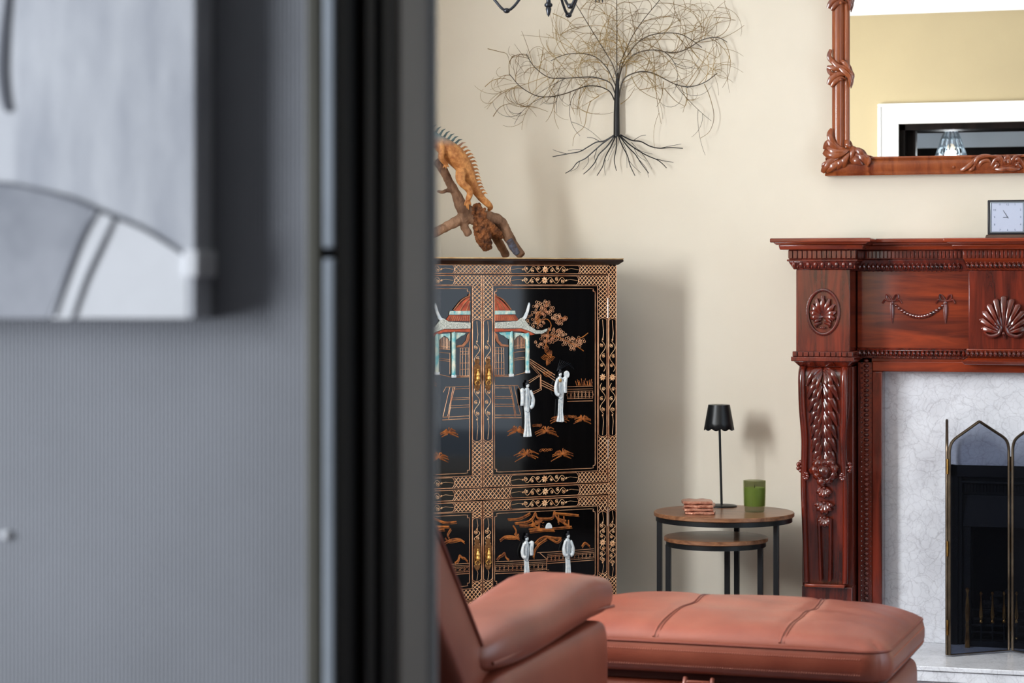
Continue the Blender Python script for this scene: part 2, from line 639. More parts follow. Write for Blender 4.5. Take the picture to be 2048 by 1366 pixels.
# cornices
CP = [(0, 0), (0, -.15), (.015, -.15), (.03, -.135), (.06, -.10), (.09, -.06), (.11, -.03), (.135, -.02), (.135, 0)]
struct('trim_4', MB().prism([(YF + p[0], ZC + p[1]) for p in CP], 'x', XL, XR), 'white_gloss', smooth=True)
struct('trim_5', MB().prism([(-p[0], ZC + p[1]) for p in CP], 'x', XL, XR), 'white_gloss', smooth=True)
struct('trim_6', MB().prism([(XL + p[0], ZC + p[1]) for p in CP], 'y', YF, 0), 'white_gloss', smooth=True)
struct('trim_7', MB().prism([(XR - p[0], ZC + p[1]) for p in CP], 'y', YF, 0), 'white_gloss', smooth=True)
struct('baseboard_back', MB().box(XL, .2, -.018, 0, 0, .13).box(1.43, XR, -.018, 0, 0, .13), 'white_gloss', bevel=.004)
struct('baseboard_left', MB().box(XL, XL + .018, YF, 0, 0, .13), 'white_gloss', bevel=.004)
struct('baseboard_right', MB().box(XR - .018, XR, YF, 0, 0, .13), 'white_gloss', bevel=.004)
# windows
for nm, X, y0, y1, z0, z1, sg in (('window_1', XL, -3.3, -2.2, .95, 2.05, 1), ('window_2', XR, -3.65, -1.86, .3, 2.25, -1)):
    b = MB()
    xa, xb = (X - .05, X + .02) if sg > 0 else (X - .02, X + .05)
    b.box(xa, xb, y0 - .05, y0 + .03, z0 - .05, z1 + .05).box(xa, xb, y1 - .03, y1 + .05, z0 - .05, z1 + .05)
    b.box(xa, xb, y0, y1, z0 - .05, z0 + .03).box(xa, xb, y0, y1, z1 - .03, z1 + .05)
    struct(nm, b, 'white_gloss', bevel=.004)
# dark curtain at the right window, hanging between the window and the fireplace wall
b = MB()
pts = []
for i in range(61):
    y = -1.84 + i * .011
    pts.append((XR - .09 + .022 * sin(i * 1.15), y))
poly = pts + [(p[0] + .006, p[1]) for p in reversed(pts)]
n = len(pts)
vs = [(p[0], p[1], .02) for p in pts] + [(p[0], p[1], 2.35) for p in pts]
b.add(vs, [(i, i + 1, n + i + 1, n + i) for i in range(n - 1)])
mat('curtain', (70, 66, 62), .9)
cu = ob('curtain', b, 'curtain')
so = cu.modifiers.new('s', 'SOLIDIFY')
so.thickness = .004
tag(cu, 'dark pleated curtain beside the right hand window', 'curtain')

# ======================= HALL: CANVAS ====================================
CY = HY0 - .030
pc = thing('canvas_painting', 'black and white abstract canvas print hanging on the grey ribbed wall', 'painting', (.35, HY0, 1.10))
b = MB().box(-.02, .6864, CY, HY0 - .001, 1.1014, 1.86)
ob('canvas', b, 'canvas', pc, world=True, bevel=.002)


def cp(px, py, off=0.0):
    return at(px, py, CY - off)


def flat(name, pts, mt, off, parent=None, lab=None):
    P = [cp(x, y, off) for x, y in pts]
    bb = MB().prism([(p.x, p.z) for p in P], 'y', CY - off, CY - off + .0006 + off * .5)
    return ob(name, bb, mt, parent or pc, world=True, smooth=False, label=lab)


flat('painted_shape', [(-40, 362), (0, 366), (60, 378), (130, 396), (190, 415), (160, 470), (125, 560), (95, 636), (-40, 636)], 'canvas_grey', .0004, lab='grey brushed shape')
flat('painted_shape', [(232, 438), (290, 462), (340, 490), (374, 512), (374, 636), (150, 636), (175, 560), (205, 490)], 'canvas_white', .0004, lab='pale brushed shape')
flat('painted_shape', [(190, 420), (228, 438), (200, 495), (165, 575), (142, 638), (104, 638), (135, 560), (165, 480)], 'canvas_white', .0006, lab='white band between two dark strokes')


def stroke(pts, w, mt='canvas_dark'):
    P = spline([cp(x, y, .0012) for x, y in pts], 5)
    ww = [w * (.7 + .5 * sin(pi * i / (len(P) - 1))) for i in range(len(P))]
    bb = MB().tube(P, ww, n=(0, -1, 0), h=.0008, seg=6)
    ob('brush_stroke', bb, mt, pc, world=True, label='dark grey brush stroke')


stroke([(18, -30), (8, 60), (4, 140), (10, 200), (18, 222)], .0036)
stroke([(196, 422), (168, 470), (140, 540), (108, 632)], .0016)
stroke([(228, 438), (204, 490), (172, 560), (146, 634)], .0016)
stroke([(60, 376), (140, 396), (220, 430), (290, 460), (372, 512)], .0012)
stroke([(-30, 364), (20, 368), (70, 378)], .0008)
p0, p1 = cp(368, 500), cp(392, 555)
ob('edge_clip', MB().box(p0.x, .6895, CY - .003, HY0 - .001, p1.z, p0.z), 'canvas_white', pc, world=True, bevel=.002, label='small white clip on the canvas edge')
p = at(14, 1070, HY0)
nb = ob('wall_reflection', MB().ball(p, .0045, .004, .0035), 'canvas_white')  # white bead stands in for a blurry reflection of light on the wall
tag(nb, 'tiny white bead standing for a blurry reflection on the grey ribbed wall', 'reflection')

# ======================= LACQUER CABINET =================================
CA = radians(43)
CFR = Vector((-.325, -.35, 0))
CD = Vector((cos(CA), sin(CA), 0))
CI = Vector((-sin(CA), cos(CA), 0))
HW = .4484
CROOT = CFR - CD * HW + CI * .225
YC = -.225
cab = thing('lacquer_cabinet', 'tall black and gold lacquer cabinet with carved figures, standing across the corner', 'cabinet', CROOT, CA)


def cl(px, py):
    """pixel of the survey photograph -> (x, z) on the cabinet's front plane"""
    d = FV + RV * ((px - 1024) / FPX)
    bx = CFR.x - CAM.x
    by = CFR.y - CAM.y
    det = -d.x * CD.y + CD.x * d.y
    t = (-bx * CD.y + CD.x * by) / det
    s = (d.x * by - d.y * bx) / det
    return (s + HW, CAM.z + t * (HOR - py) / FPX)


def q(x, y):
    return cl(850 + x / 2.845, 500 + y / 2.845)


def q5(x, y):
    return cl(930 + x / 6.4, 990 + y / 6.4)


def line(mb, pts, w=.0009, y=None, h=.0007, close=False, seg=4):
    y = YC if y is None else y
    mb.tube([(p[0], y, p[1]) for p in pts], w, n=(0, -1, 0), h=h, seg=seg, closed=close)


def rect(mb, x0, x1, z0, z1, w=.0009, y=None):
    line(mb, [(x0, z0), (x1, z0)], w, y)
    line(mb, [(x0, z1), (x1, z1)], w, y)
    line(mb, [(x0, z0), (x0, z1)], w, y)
    line(mb, [(x1, z0), (x1, z1)], w, y)


def lattice(mb, x0, x1, z0, z1, y=None, p=.0128):
    nx = max(1, round((x1 - x0) / p))
    nz = max(1, round((z1 - z0) / p))
    dx, dz = (x1 - x0) / nx, (z1 - z0) / nz
    for i in range(nx):
        for j in range(nz):
            a0, a1, c0, c1 = x0 + i * dx, x0 + (i + 1) * dx, z0 + j * dz, z0 + (j + 1) * dz
            line(mb, [(a0, c0), (a1, c1)], .00105, y, .0006)
            line(mb, [(a0, c1), (a1, c0)], .00105, y, .0006)


def vine(mb, mbf, cx, cz, L, wv, vert=False, y=None):
    """scrolling vine of length 2L with a flower in the middle"""
    def T(u, v):
        return (cx + v, cz + u) if vert else (cx + u, cz + v)
    for sg in (-1, 1):
        path = []
        for i in range(29):
            u = i / 28
            path.append(T(sg * (.10 + .52 * u) * L, wv * .78 * sin(u * 3 * pi + .4) * (1 if sg > 0 else -1)))
        line(mb, path, .0008, y)
        line(mb, [T(sg * .62 * L, 0), T(sg * .75 * L, wv * .25), T(sg * .97 * L, -wv * .05)], .0006, y)
        for k, (uu, vv) in enumerate(((.20, -.25), (.36, .3), (.54, -.25))):
            c = T(sg * uu * L, vv * wv * sg)
            r = wv * .58
            line(mb, [(c[0] + r * (1 - a / 15) * cos(a * .72 + k), c[1] + r * (1 - a / 15) * sin(a * .72 + k)) for a in range(14)], .0008, y)
            mbf.ball((c[0], (YC if y is None else y), c[1]), .0022, .0009, .0022, 6, 4)
        c = T(sg * .64 * L, 0)
        mbf.ball((c[0], (YC if y is None else y), c[1]), .0028, .0009, .0028, 6, 4)
    c = T(0, 0)
    for k in range(8):
        a = 2 * pi * k / 8 + .2
        r = wv * .92
        mbf.tube([(c[0] + r * .15 * cos(a), YC if y is None else y, c[1] + r * .15 * sin(a)), (c[0] + r * .6 * cos(a), (YC if y is None else y) - .0006, c[1] + r * .6 * sin(a)),
                  (c[0] + r * cos(a), YC if y is None else y, c[1] + r * sin(a))], [.0008, .0026, .0007], n=(0, -1, 0), h=.0009, seg=6)


def cartouche(mb, x0, x1, z0, z1, y=None):
    """lobed outline of a plain black reserve"""
    vert = (z1 - z0) > (x1 - x0)
    w = (x1 - x0) / 2 if vert else (z1 - z0) / 2
    cx, cz = (x0 + x1) / 2, (z0 + z1) / 2
    pts = []
    if vert:
        for s_, zz in ((1, z1 - w * .6), (-1, z0 + w * .6)):
            for i in range(9):
                a = pi * i / 8
                pts.append((cx + s_ * w * cos(a), zz + s_ * w * .6 * sin(a)))
    else:
        for s_, xx in ((1, x1 - w * .6), (-1, x0 + w * .6)):
            for i in range(9):
                a = pi * i / 8
                pts.append((xx + s_ * w * .6 * sin(a), cz - s_ * w * cos(a)))
    line(mb, pts, .0008, y, close=True)


def reserve(mb, x0, x1, z0, z1, y):
    vert = (z1 - z0) > (x1 - x0)
    w = (x1 - x0) / 2 if vert else (z1 - z0) / 2
    if vert:
        pts = [(x0, z0 + w * .5), (x0 + w, z0), (x1, z0 + w * .5), (x1, z1 - w * .5), (x0 + w, z1), (x0, z1 - w * .5)]
    else:
        pts = [(x0, z0 + w), (x0 + w * .5, z0), (x1 - w * .5, z0), (x1, z0 + w), (x1 - w * .5, z1), (x0 + w * .5, z1)]
    mb.prism(pts, 'y', y - .0003, y + .001)


# carcass
b = MB().box(-HW, HW, YC + .018, .225, .17, 1.19)
b.box(-HW, -.4195, YC, YC + .02, .17, 1.19).box(.4195, HW, YC, YC + .02, .17, 1.19)
b.box(-.4195, .4195, YC, YC + .02, 1.161, 1.19).box(-.4195, .4195, YC, YC + .02, .4965, .5315).box(-.4195, .4195, YC, YC + .02, .17, .2015)
ob('carcass', b, 'lacquer_brown', cab, bevel=.0012)
b = MB().frus(-HW - .004, HW + .004, YC - .004, .225, 1.19, -HW - .016, HW + .016, YC - .016, .225, 1.2)
b.box(-HW - .016, HW + .016, YC - .016, .225, 1.2, 1.2065)
ob('cabinet_top', b, 'lacquer_brown', cab, bevel=.0015)
ob('gilded_top_edge', MB().box(-HW - .0165, HW + .0165, YC - .0165, .225, 1.2065, 1.2105), 'gold_worn', cab, bevel=.001, label='worn gold edge of the cabinet top')
b = MB()
for sx in (-1, 1):
    for y0, y1 in ((YC, YC + .06), (.165, .225)):
        xx = sorted((sx * HW, sx * (HW - .06)))
        ob('leg', MB().frus(xx[0], xx[1], y0, y1, .17, xx[0] + .008, xx[1] - .008, y0 + .008, y1 - .008, 0), 'lacquer_brown', cab, bevel=.003)
ob('apron', MB().box(-HW + .06, HW - .06, YC + .005, YC + .02, .13, .17), 'lacquer_brown', cab, bevel=.002)
# frame decoration: columns at both sides, top frieze, middle rail
lat, vin, flo, rsv, gol = MB(), MB(), MB(), MB(), MB()
CX0, CX1 = q(485, 100)[0], q(880, 100)[0]
Y0 = YC - .0004
VZ = [(q(1060, 1060)[1], q(1060, 390)[1]), (.245, q5(1880, 190)[1])]
for sg in (-1, 1):
    xs = sorted((sg * .4225, sg * .4470))
    for (z0, z1) in VZ:
        cartouche(gol, xs[0], xs[1], z0, z1, Y0)
        reserve(rsv, xs[0], xs[1], z0, z1, YC)
        vine(vin, flo, (xs[0] + xs[1]) / 2, (z0 + z1) / 2, (z1 - z0) / 2, .0115, True, Y0)
    lattice(lat, xs[0], xs[1], .172, VZ[1][0], Y0)
    lattice(lat, xs[0], xs[1], VZ[1][1], VZ[0][0], Y0)
    lattice(lat, xs[0], xs[1], VZ[0][1], 1.188, Y0)
    line(gol, [(sg * .4478, .172), (sg * .4478, 1.188)], .0007, Y0)
    line(gol, [(sg * .4212, .172), (sg * .4212, 1.163)], .0007, Y0)
for (z0, z1) in ((1.1635, 1.188), (.499, .529), (.173, .199)):
    for sg in (-1, 1):
        xs = sorted((sg * CX0, sg * CX1))
        cartouche(gol, xs[0], xs[1], z0, z1, Y0)
        reserve(rsv, xs[0], xs[1], z0, z1, YC)
        vine(vin, flo, (xs[0] + xs[1]) / 2, (z0 + z1) / 2, (xs[1] - xs[0]) / 2, .0115, False, Y0)
        xs = sorted((sg * CX1, sg * .4205))
        lattice(lat, xs[0], xs[1], z0, z1, Y0)
    lattice(lat, -CX0, CX0, z0, z1, Y0)
    line(gol, [(-.4205, z0 - .0007), (.4205, z0 - .0007)], .0008, Y0)
    line(gol, [(-.4205, z1 + .0007), (.4205, z1 + .0007)], .0008, Y0)
ob('black_reserve', rsv, 'lacquer', cab, kind='stuff', label='glossy black reserves in the frame')
ob('gold_lattice', lat, 'gold_pale', cab, kind='stuff', label='fine gold diamond lattice on the frame')
ob('gold_outline', gol, 'gold', cab, kind='stuff')
ob('vine_scroll', vin, 'gold_pale', cab, kind='stuff')
ob('gold_flower', flo, 'gold_pale', cab, kind='stuff')


def figure(parent, P, mirror=1, variant=0, lab=''):
    """carved lady in relief. P: dict of points already in (x,z)"""
    yb = YC - .002
    h = P['h']
    cx = P['x']
    top = P['z']          # chin height
    bot = P['b']
    sw = P['w']           # sleeve half-width
    b = MB()
    H = top - bot
    prof = [(0, .35), (.04, .62), (.12, .78), (.25, .86), (.36, .74), (.46, .58), (.58, .5), (.72, .5), (.86, .58), (.94, .74), (1.0, .8)]
    lean = P.get('lean', 0)
    b.tube([(cx + lean * sin(pi * t) * .006, yb, top - t * H) for t, w in prof], [sw * w * .72 for t, w in prof], n=(0, -1, 0), h=[.0045 + .003 * w for t, w in prof], seg=14)
    # hem folds
    for k in (-.45, 0, .45):
        b.tube([(cx + k * sw * .5, yb - .005, top - .5 * H), (cx + k * sw * .7, yb - .0065, top - .8 * H), (cx + k * sw * 1.1, yb - .006, bot + .001)], [.0018, .0026, .0034], n=(0, -1, 0), h=.003, seg=6)
    body = ob('figurine', b, 'ivory', parent, label=lab)
    b = MB()
    for s_ in (-1, 1):
        up = P.get('up', 0)
        if up == s_:
            pth = [(cx + s_ * sw * .5, yb - .004, top - .06 * H), (cx + s_ * sw * .95, yb - .006, top - .02 * H), (cx + s_ * sw * .85, yb - .006, top - .16 * H), (cx + s_ * sw * .9, yb - .005, top - .36 * H)]
            rr = [.004, .0065, .006, .0045]
        else:
            pth = [(cx + s_ * sw * .45, yb - .004, top - .05 * H), (cx + s_ * sw * .85, yb - .006, top - .2 * H), (cx + s_ * sw * .75, yb - .007, top - .36 * H), (cx + s_ * sw * .35, yb - .008, top - .4 * H)]
            rr = [.0045, .006, .006, .003]
        b.tube(spline(pth, 4), [rr[min(3, int(i / 4.01))] for i in range(13)], n=(0, -1, 0), h=.005, seg=8)
    # head and neck
    hz = top + h * .5
    b.tube([(cx, yb, top - .004), (cx, yb - .003, top + .004)], .0024, seg=8)
    b.ball((cx, yb - .004, hz), h * .36, h * .34, h * .5, 12, 8)
    merge_v = body.data
    # join sleeves + head into the same body mesh
    me = bpy.data.meshes.new('x')
    me.from_pydata([tuple(v) for v in b.v], [], b.f)
    import bmesh
    bm = bmesh.new()
    bm.from_mesh(merge_v)
    bm.from_mesh(me)
    for f in bm.faces:
        f.smooth = True
    bm.to_mesh(merge_v)
    bm.free()
    bpy.data.meshes.remove(me)
    # details are joined in one dark mesh: hair, collar, folds, features
    d = MB()
    d.ball((cx - .0008 * mirror, yb - .0035, hz + h * .26), h * .42, h * .36, h * .36, 10, 6)
    d.ball((cx - h * .3, yb - .003, hz + h * .05), h * .15, h * .2, h * .36, 8, 5)
    d.ball((cx + .001, yb - .003, hz + h * .72), h * .26, h * .24, h * .26, 8, 5)
    for s_ in (-1, 1):
        d.ball((cx + s_ * h * .13, yb - .004 - h * .33, hz + h * .02), h * .05, h * .04, h * .03, 6, 4)
    d.ball((cx, yb - .004 - h * .3, hz - h * .25), h * .06, h * .04, h * .025, 6, 4)
    ob('hair', d, 'ink', parent, label='black hair and features of a carved lady')
    d = MB()
    for s_ in (-1, 1):
        d.tube([(cx + s_ * .004, yb - .009, top - .01 * H), (cx + s_ * .0012, yb - .0105, top - .2 * H), (cx + s_ * .002, yb - .010, top - .4 * H)], .0006, seg=5)
        d.tube([(cx + s_ * sw * .7, yb - .0125, top - .12 * H), (cx + s_ * sw * .62, yb - .0125, top - .3 * H)], .00045, seg=5)
    d.tube([(cx - sw * .42, yb - .007, top - .47 * H), (cx, yb - .0092, top - .50 * H), (cx + sw * .42, yb - .007, top - .47 * H)], .0006, seg=5)
    ob('robe_line', d, 'ink_blue', parent, label='inked folds of a white robe')
    return body


def palm(mb, c, r, n=8, spread=1.0):
    for k in range(n):
        a = pi * (k / (n - 1)) * 1.28 - .14 * pi + random.uniform(-.12, .12)
        rr = r * random.uniform(.75, 1.1)
        P = spline([(c[0], 0, c[1]), (c[0] + rr * .5 * cos(a), 0, c[1] + rr * .42 * sin(a)), (c[0] + rr * cos(a), 0, c[1] + rr * .5 * sin(a) - rr * .18)], 4)
        line(mb, [(v.x, v.z) for v in P], .0009, YC + .0025, .0008)
        for j in range(1, len(P)):
            v = P[j]
            ln = .0052 * (1 - j / (len(P) + 2))
            line(mb, [(v.x, v.z), (v.x + ln * .5 * (1 if cos(a) > 0 else -1), v.z - ln)], .00055, YC + .0025, .0005)
            line(mb, [(v.x, v.z), (v.x + ln * .6 * (1 if cos(a) > 0 else -1), v.z + ln * .7)], .0005, YC + .0025, .0005)


def rock(mb, c, w):
    for k in range(9):
        x = c[0] + (k - 4) * w / 4.5
        z = c[1] + random.uniform(-.001, .003)
        mb.tube([(x + .0035 * cos(a), YC + .0026, z + .0035 * sin(a)) for a in [i * .9 for i in range(7)]], .0006, n=(0, -1, 0), h=.0006, seg=4, closed=True)


def fence(mb, A, B, h, nb=8):
    """railing from A to B (x,z), fretted, standing below the line by h"""
    for k, w in ((0, .0009), (-.18, .0007), (-.32, .0007), (-.82, .0007), (-1, .0010)):
        line(mb, [(A[0], A[1] + k * h), (B[0], B[1] + k * h)], w, YC + .0025)
    for i in range(nb + 1):
        t = i / nb
        x, z = A[0] + (B[0] - A[0]) * t, A[1] + (B[1] - A[1]) * t
        line(mb, [(x, z - .32 * h), (x, z - .82 * h)], .0005, YC + .0025)
        if i < nb:
            t2 = (i + .5) / nb
            x2, z2 = A[0] + (B[0] - A[0]) * t2, A[1] + (B[1] - A[1]) * t2
            r = h * .16
            line(mb, [(x2 + r * 1.3 * cos(a * 1.05), z2 - .57 * h + r * sin(a * 1.05)) for a in range(6)], .0005, YC + .0025, close=True)


def mir(pts, sg):
    return [(p[0] * sg, p[1]) for p in pts]


def poly_relief(name, pts, mt, parent, dep, sg=1, y0=None, lab=None, bevel=.0012):
    y = (YC + .003) if y0 is None else y0
    b = MB().prism(mir(pts, sg), 'y', y - dep, y)
    return ob(name, b, mt, parent, bevel=bevel, label=lab, smooth=True)


SX0, SX1, DX1 = .0035, .0322, .4180
PX0, PX1 = .0335, .3835


def door(sg, upper):
    z0, z1 = (.5335, 1.1590) if upper else (.2035, .4945)
    pz0, pz1 = (.5690, 1.1270) if upper else (.2380, .4630)
    xs = sorted((sg * .0012, sg * DX1))
    pxs = sorted((sg * PX0, sg * PX1))
    lab = 'frame of a lacquer door'
    b = MB()
    b.box(xs[0], xs[1], YC, YC + .017, z1 - (z1 - pz1), z1).box(xs[0], xs[1], YC, YC + .017, z0, pz0)
    b.box(xs[0], pxs[0], YC, YC + .017, pz0, pz1).box(pxs[1], xs[1], YC, YC + .017, pz0, pz1)
    d = ob('door', b, 'lacquer_brown', cab, bevel=.001)
    ob('door_panel', MB().box(pxs[0], pxs[1], YC + .003, YC + .016, pz0, pz1), 'lacquer', d, label='mirror-black lacquer panel')
    lat, vin, flo, rsv, gol = MB(), MB(), MB(), MB(), MB()
    y = Y0
    # horizontal bands
    for (a, c) in ((pz1 + .003, z1 - .0025), (z0 + .0025, pz0 - .003)):
        cx = sorted((sg * CX0, sg * (CX1 - .004)))
        cartouche(gol, cx[0], cx[1], a, c, y)
        reserve(rsv, cx[0], cx[1], a, c, YC)
        vine(vin, flo, (cx[0] + cx[1]) / 2, (a + c) / 2, (cx[1] - cx[0]) / 2, .0115, False, y)
        l1 = sorted((sg * SX0, sg * CX0))
        lattice(lat, l1[0], l1[1], a, c, y)
        l2 = sorted((sg * (CX1 - .004), sg * (DX1 - .0025)))
        lattice(lat, l2[0], l2[1], a, c, y)
    # stiles
    for (a, c) in ((SX0, SX1), (PX1 + .0035, DX1 - .0025)):
        ss = sorted((sg * a, sg * c))
        if upper:
            v0, v1 = (q(300, 1090)[1], q(300, 395)[1]) if a == SX0 else (VZ[0][0], VZ[0][1] + .002)
        else:
            v0, v1 = .258, (q5(150, 290)[1] if a == SX0 else VZ[1][1] - .003)
        lattice(lat, ss[0], ss[1], pz0 - .002, v0, y)
        lattice(lat, ss[0], ss[1], v1, pz1 + .002, y)
        cartouche(gol, ss[0], ss[1], v0, v1, y)
        reserve(rsv, ss[0], ss[1], v0, v1, YC)
        vine(vin, flo, (ss[0] + ss[1]) / 2, (v0 + v1) / 2, (v1 - v0) / 2, .0115, True, y)
    r = sorted((sg * .0022, sg * (DX1 - .0012)))
    rect(gol, r[0], r[1], z0 + .0012, z1 - .0012, .0007, y)
    rect(gol, pxs[0], pxs[1], pz0, pz1, .0008, y)
    # inner gold border with curled corners
    x0, x1, a0, a1 = PX0 + .0075, PX1 - .0065, pz0 + .008, pz1 - .008
    k = .009
    pts = []
    for (cx, cz, sx, sz) in ((x0, a1, 1, -1), (x1, a1, -1, -1), (x1, a0, -1, 1), (x0, a0, 1, 1)):
        seq = [(cx, cz + sz * k * 1.5), (cx + sx * k * .15, cz + sz * k * .9), (cx + sx * k * .75, cz + sz * k), (cx + sx * k * .8, cz + sz * k * .55), (cx + sx * k * .6, cz + sz * k * .15), (cx + sx * k * 1.6, cz)]
        if (sx, sz) in ((-1, -1), (1, 1)):
            seq = seq[::-1]
        pts += seq
    line(gol, mir(pts, sg), .0009, YC + .0025, close=True)
    ob('gold_lattice', lat, 'gold_pale', d, kind='stuff')
    ob('vine_scroll', vin, 'gold_pale', d, kind='stuff')
    ob('gold_flower', flo, 'gold_pale', d, kind='stuff')
    ob('black_reserve', rsv, 'lacquer', d, kind='stuff')
    ob('gold_outline', gol, 'gold', d, kind='stuff')
    # hinges
    hz = ((q(1028, 385)[1], q(1028, 275)[1]), (q(1033, 1185)[1], q(1033, 1078)[1])) if upper else ((q5(1812, 395)[1], q5(1812, 160)[1]), (.215, .243))
    for (h0, h1) in hz:
        ob('hinge', MB().tube([(sg * (DX1 + .0008), YC - .001, h0), (sg * (DX1 + .0008), YC - .001, h1)], .0019, seg=10), 'chrome', d)
    # handle plate and drop
    hx = (SX0 + SX1) / 2 * sg
    zt, zb = (q(350, 615)[1], q(350, 800)[1]) if upper else (q5(300, 545)[1], q5(300, 955)[1])
    zm = (zt + zb) / 2
    hh = (zt - zb) / 2
    w = .0112
    pr = [(.0, 1.0), (.35, .9), (.5, .96), (.75, .82), (.55, .66), (.95, .5), (1, 0), (.95, -.45), (.7, -.62), (.9, -.78), (.5, -.95), (0, -1.04)]
    pts = [(hx + w * a, zm + hh * c) for a, c in pr] + [(hx - w * a, zm + hh * c) for a, c in pr[::-1][1:-1]]
    ob('handle_plate', MB().prism(pts, 'y', YC - .0018, YC), 'brass_engraved', d, bevel=.0005)
    b = MB()
    zc = zm - hh * .1
    b.lathe([(.0012, .016), (.003, .013), (.0035, .010), (.0055, .007), (.006, .003), (.0045, 0), (.0062, -.003), (.0068, -.008), (.0048, -.011), (.003, -.013)], (hx, YC - .007, zc), 12)
    b.tube([(hx, YC - .006, zc + .0135), (hx, YC - .002, zc + .018)], .0014, seg=6)
    for s_ in (-1, 1):
        b.tube(spline([(hx, YC - .005, zc - .012), (hx + s_ * .006, YC - .005, zc - .016), (hx + s_ * .008, YC - .004, zc - .022), (hx + s_ * .003, YC - .004, zc - .026)], 4), .0014, seg=6)
    b.ball((hx, YC - .006, zc + .019), .003, .003, .003, 8, 6)
    ob('handle', b, 'gold_bright', d)
    return d


def upper_scene(d, sg):
    g = MB()      # pale gold line work
    pnt = MB()    # orange painted gold
    L = lambda pts, w=.0009: line(g, mir([q(*p) for p in pts], sg), w, YC + .0025)
    # balustrade, doorway grid, steps
    for yy in (555, 575, 590, 640, 675, 715):
        L([(400, yy), (450, yy)], .0007)
    for xx in (405, 420, 436, 450):
        L([(xx, 555), (xx + 2, 715)], .0007)
    L([(400, 720), (490, 720), (600, 690)])
    L([(400, 712), (488, 712)])
    for xx in range(512, 570, 8):
        L([(xx, 490 + abs(xx - 540) * .4), (xx, 560)], .0008)
    for yy in (540, 555, 575, 610, 620):
        L([(508, yy + 8), (570, yy)], .0008)
    L([(508, 580), (508, 700)])
    for yy in (772, 785, 835, 845, 878, 890):
        L([(400, yy), (490 + (yy - 772) * .2, yy)], .0008)
    L([(400, 940), (548, 940)], .0011)
    L([(400, 955), (550, 955)], .0011)
    L([(480, 772), (500, 850), (515, 950)])
    L([(490, 772), (508, 772), (546, 935), (520, 935), (490, 772)])
    L([(498, 772), (530, 772), (545, 800)])
    L([(600, 640), (662, 712), (582, 765)], .0011)
    L([(600, 655), (652, 712), (580, 752)], .0008)
    L([(662, 712), (665, 795), (600, 828)], .0011)
    L([(658, 720), (658, 790), (600, 815)], .0008)
    for k in range(3):
        L([(600, 622 + 12 * k), (742, 712 + 16 * k)], .0012)
        L([(662, 740 + 14 * k), (742, 782 + 12 * k)], .0012)
    if sg > 0:
        fence(g, q(812, 778), q(957, 775), q(812, 778)[1] - q(812, 862)[1], 7)
    ob('gold_drawing', g, 'gold', d, kind='stuff', label='gold lines of steps and terrace rails')
    # blossom tree (painted): many small rings
    rg = MB()
    if sg > 0:
        for (cx, cy, rx, ry, n) in ((675, 335, 62, 48, 60), (765, 400, 46, 34, 34), (635, 395, 50, 50, 34), (735, 485, 72, 40, 62), (850, 530, 66, 38, 52), (680, 520, 50, 40, 26)):
            for _ in range(n):
                a = random.uniform(0, 2 * pi)
                r = random.uniform(0, 1) ** .5
                c = q(cx + rx * r * cos(a), cy + ry * r * sin(a))
                rr = random.uniform(.0030, .0042)
                line(rg, [(c[0] + rr * cos(i * 2 * pi / 8), c[1] + rr * sin(i * 2 * pi / 8)) for i in range(8)], .00055, YC + .0026, .0005, close=True)
        ob('blossom_tree', rg, 'gold', d, kind='stuff', label='ringed blossom of the gilded tree')
        for pts in ([(690, 545), (700, 480), (720, 430), (700, 395), (660, 400), (640, 430)], [(700, 480), (770, 500), (860, 545), (905, 575)], [(860, 510), (900, 495), (930, 472)], [(760, 395), (810, 380)], [(690, 300), (700, 320)]):
            line(pnt, [(v[0], v[2]) for v in spline([(q(*p)[0], 0, q(*p)[1]) for p in pts], 4)], .0013, YC + .0025)
        for (cx_, cy_, r0, a0) in ((712, 560, 30, 1.2), (690, 585, 34, -.3), (722, 640, 30, 2.6), (700, 690, 26, 0.2), (660, 385, 30, 2.0)):
            for k in range(4):
                rr = r0 - 7 * k
                line(pnt, [q(cx_ + rr * cos(a0 + t * .35), cy_ + rr * 1.2 * sin(a0 + t * .35)) for t in range(9)], .0009, YC + .0025)
        for k in range(14):
            x = 865 + k * 6.5
            line(pnt, [q(x, 772), q(x + random.uniform(-16, 16), 745 - random.uniform(-8, 14))], .0009, YC + .0025)
    for (cx, cy, r, n) in ((525, 1030, .024, 9), (692, 1035, .030, 9), (900, 965, .024, 8), (768, 962, .022, 8), (580, 1165, .030, 9), (785, 1165, .030, 9)):
        if sg < 0:
            cx -= 10
        c = q(cx, cy)
        palm(pnt, (c[0] * sg, c[1]), r * 1.35, n + 2)
    for (cx, cy, w) in ((690, 1140, .02), (640, 1000, .014), (830, 950, .02)):
        c = q(cx, cy)
        rock(pnt, (c[0] * sg, c[1]), w)
    ob('painted_foliage', pnt, 'gold_paint', d, kind='stuff', label='orange gold painted palms and rocks')
    # ---------- pagoda relief ----------
    P = lambda pts: [q(*p) for p in pts]
    poly_relief('pagoda_dome', P([(398, 262), (412, 268), (440, 292), (470, 322), (492, 350), (398, 350)]), 'coral', d, .003, sg, lab='orange red pagoda dome')
    b = MB()
    for pts in ([(403, 262), (445, 285), (490, 340)], [(400, 275), (430, 305), (455, 345)], [(398, 290), (410, 320), (420, 348)]):
        b.tube([(v[0] * sg, YC - .001, v[2]) for v in spline([(q(*p)[0], 0, q(*p)[1]) for p in pts], 4)], .0019, seg=6)
    b.ball((sg * q(402, 258)[0], YC - .001, q(402, 258)[1]), .003, .003, .005, 8, 6)
    ob('dome_rib', b, 'coral_trim', d)
    poly_relief('pagoda_band', P([(398, 345), (510, 345), (514, 366), (398, 368)]), 'turquoise', d, .007, sg, lab='turquoise band under the dome')
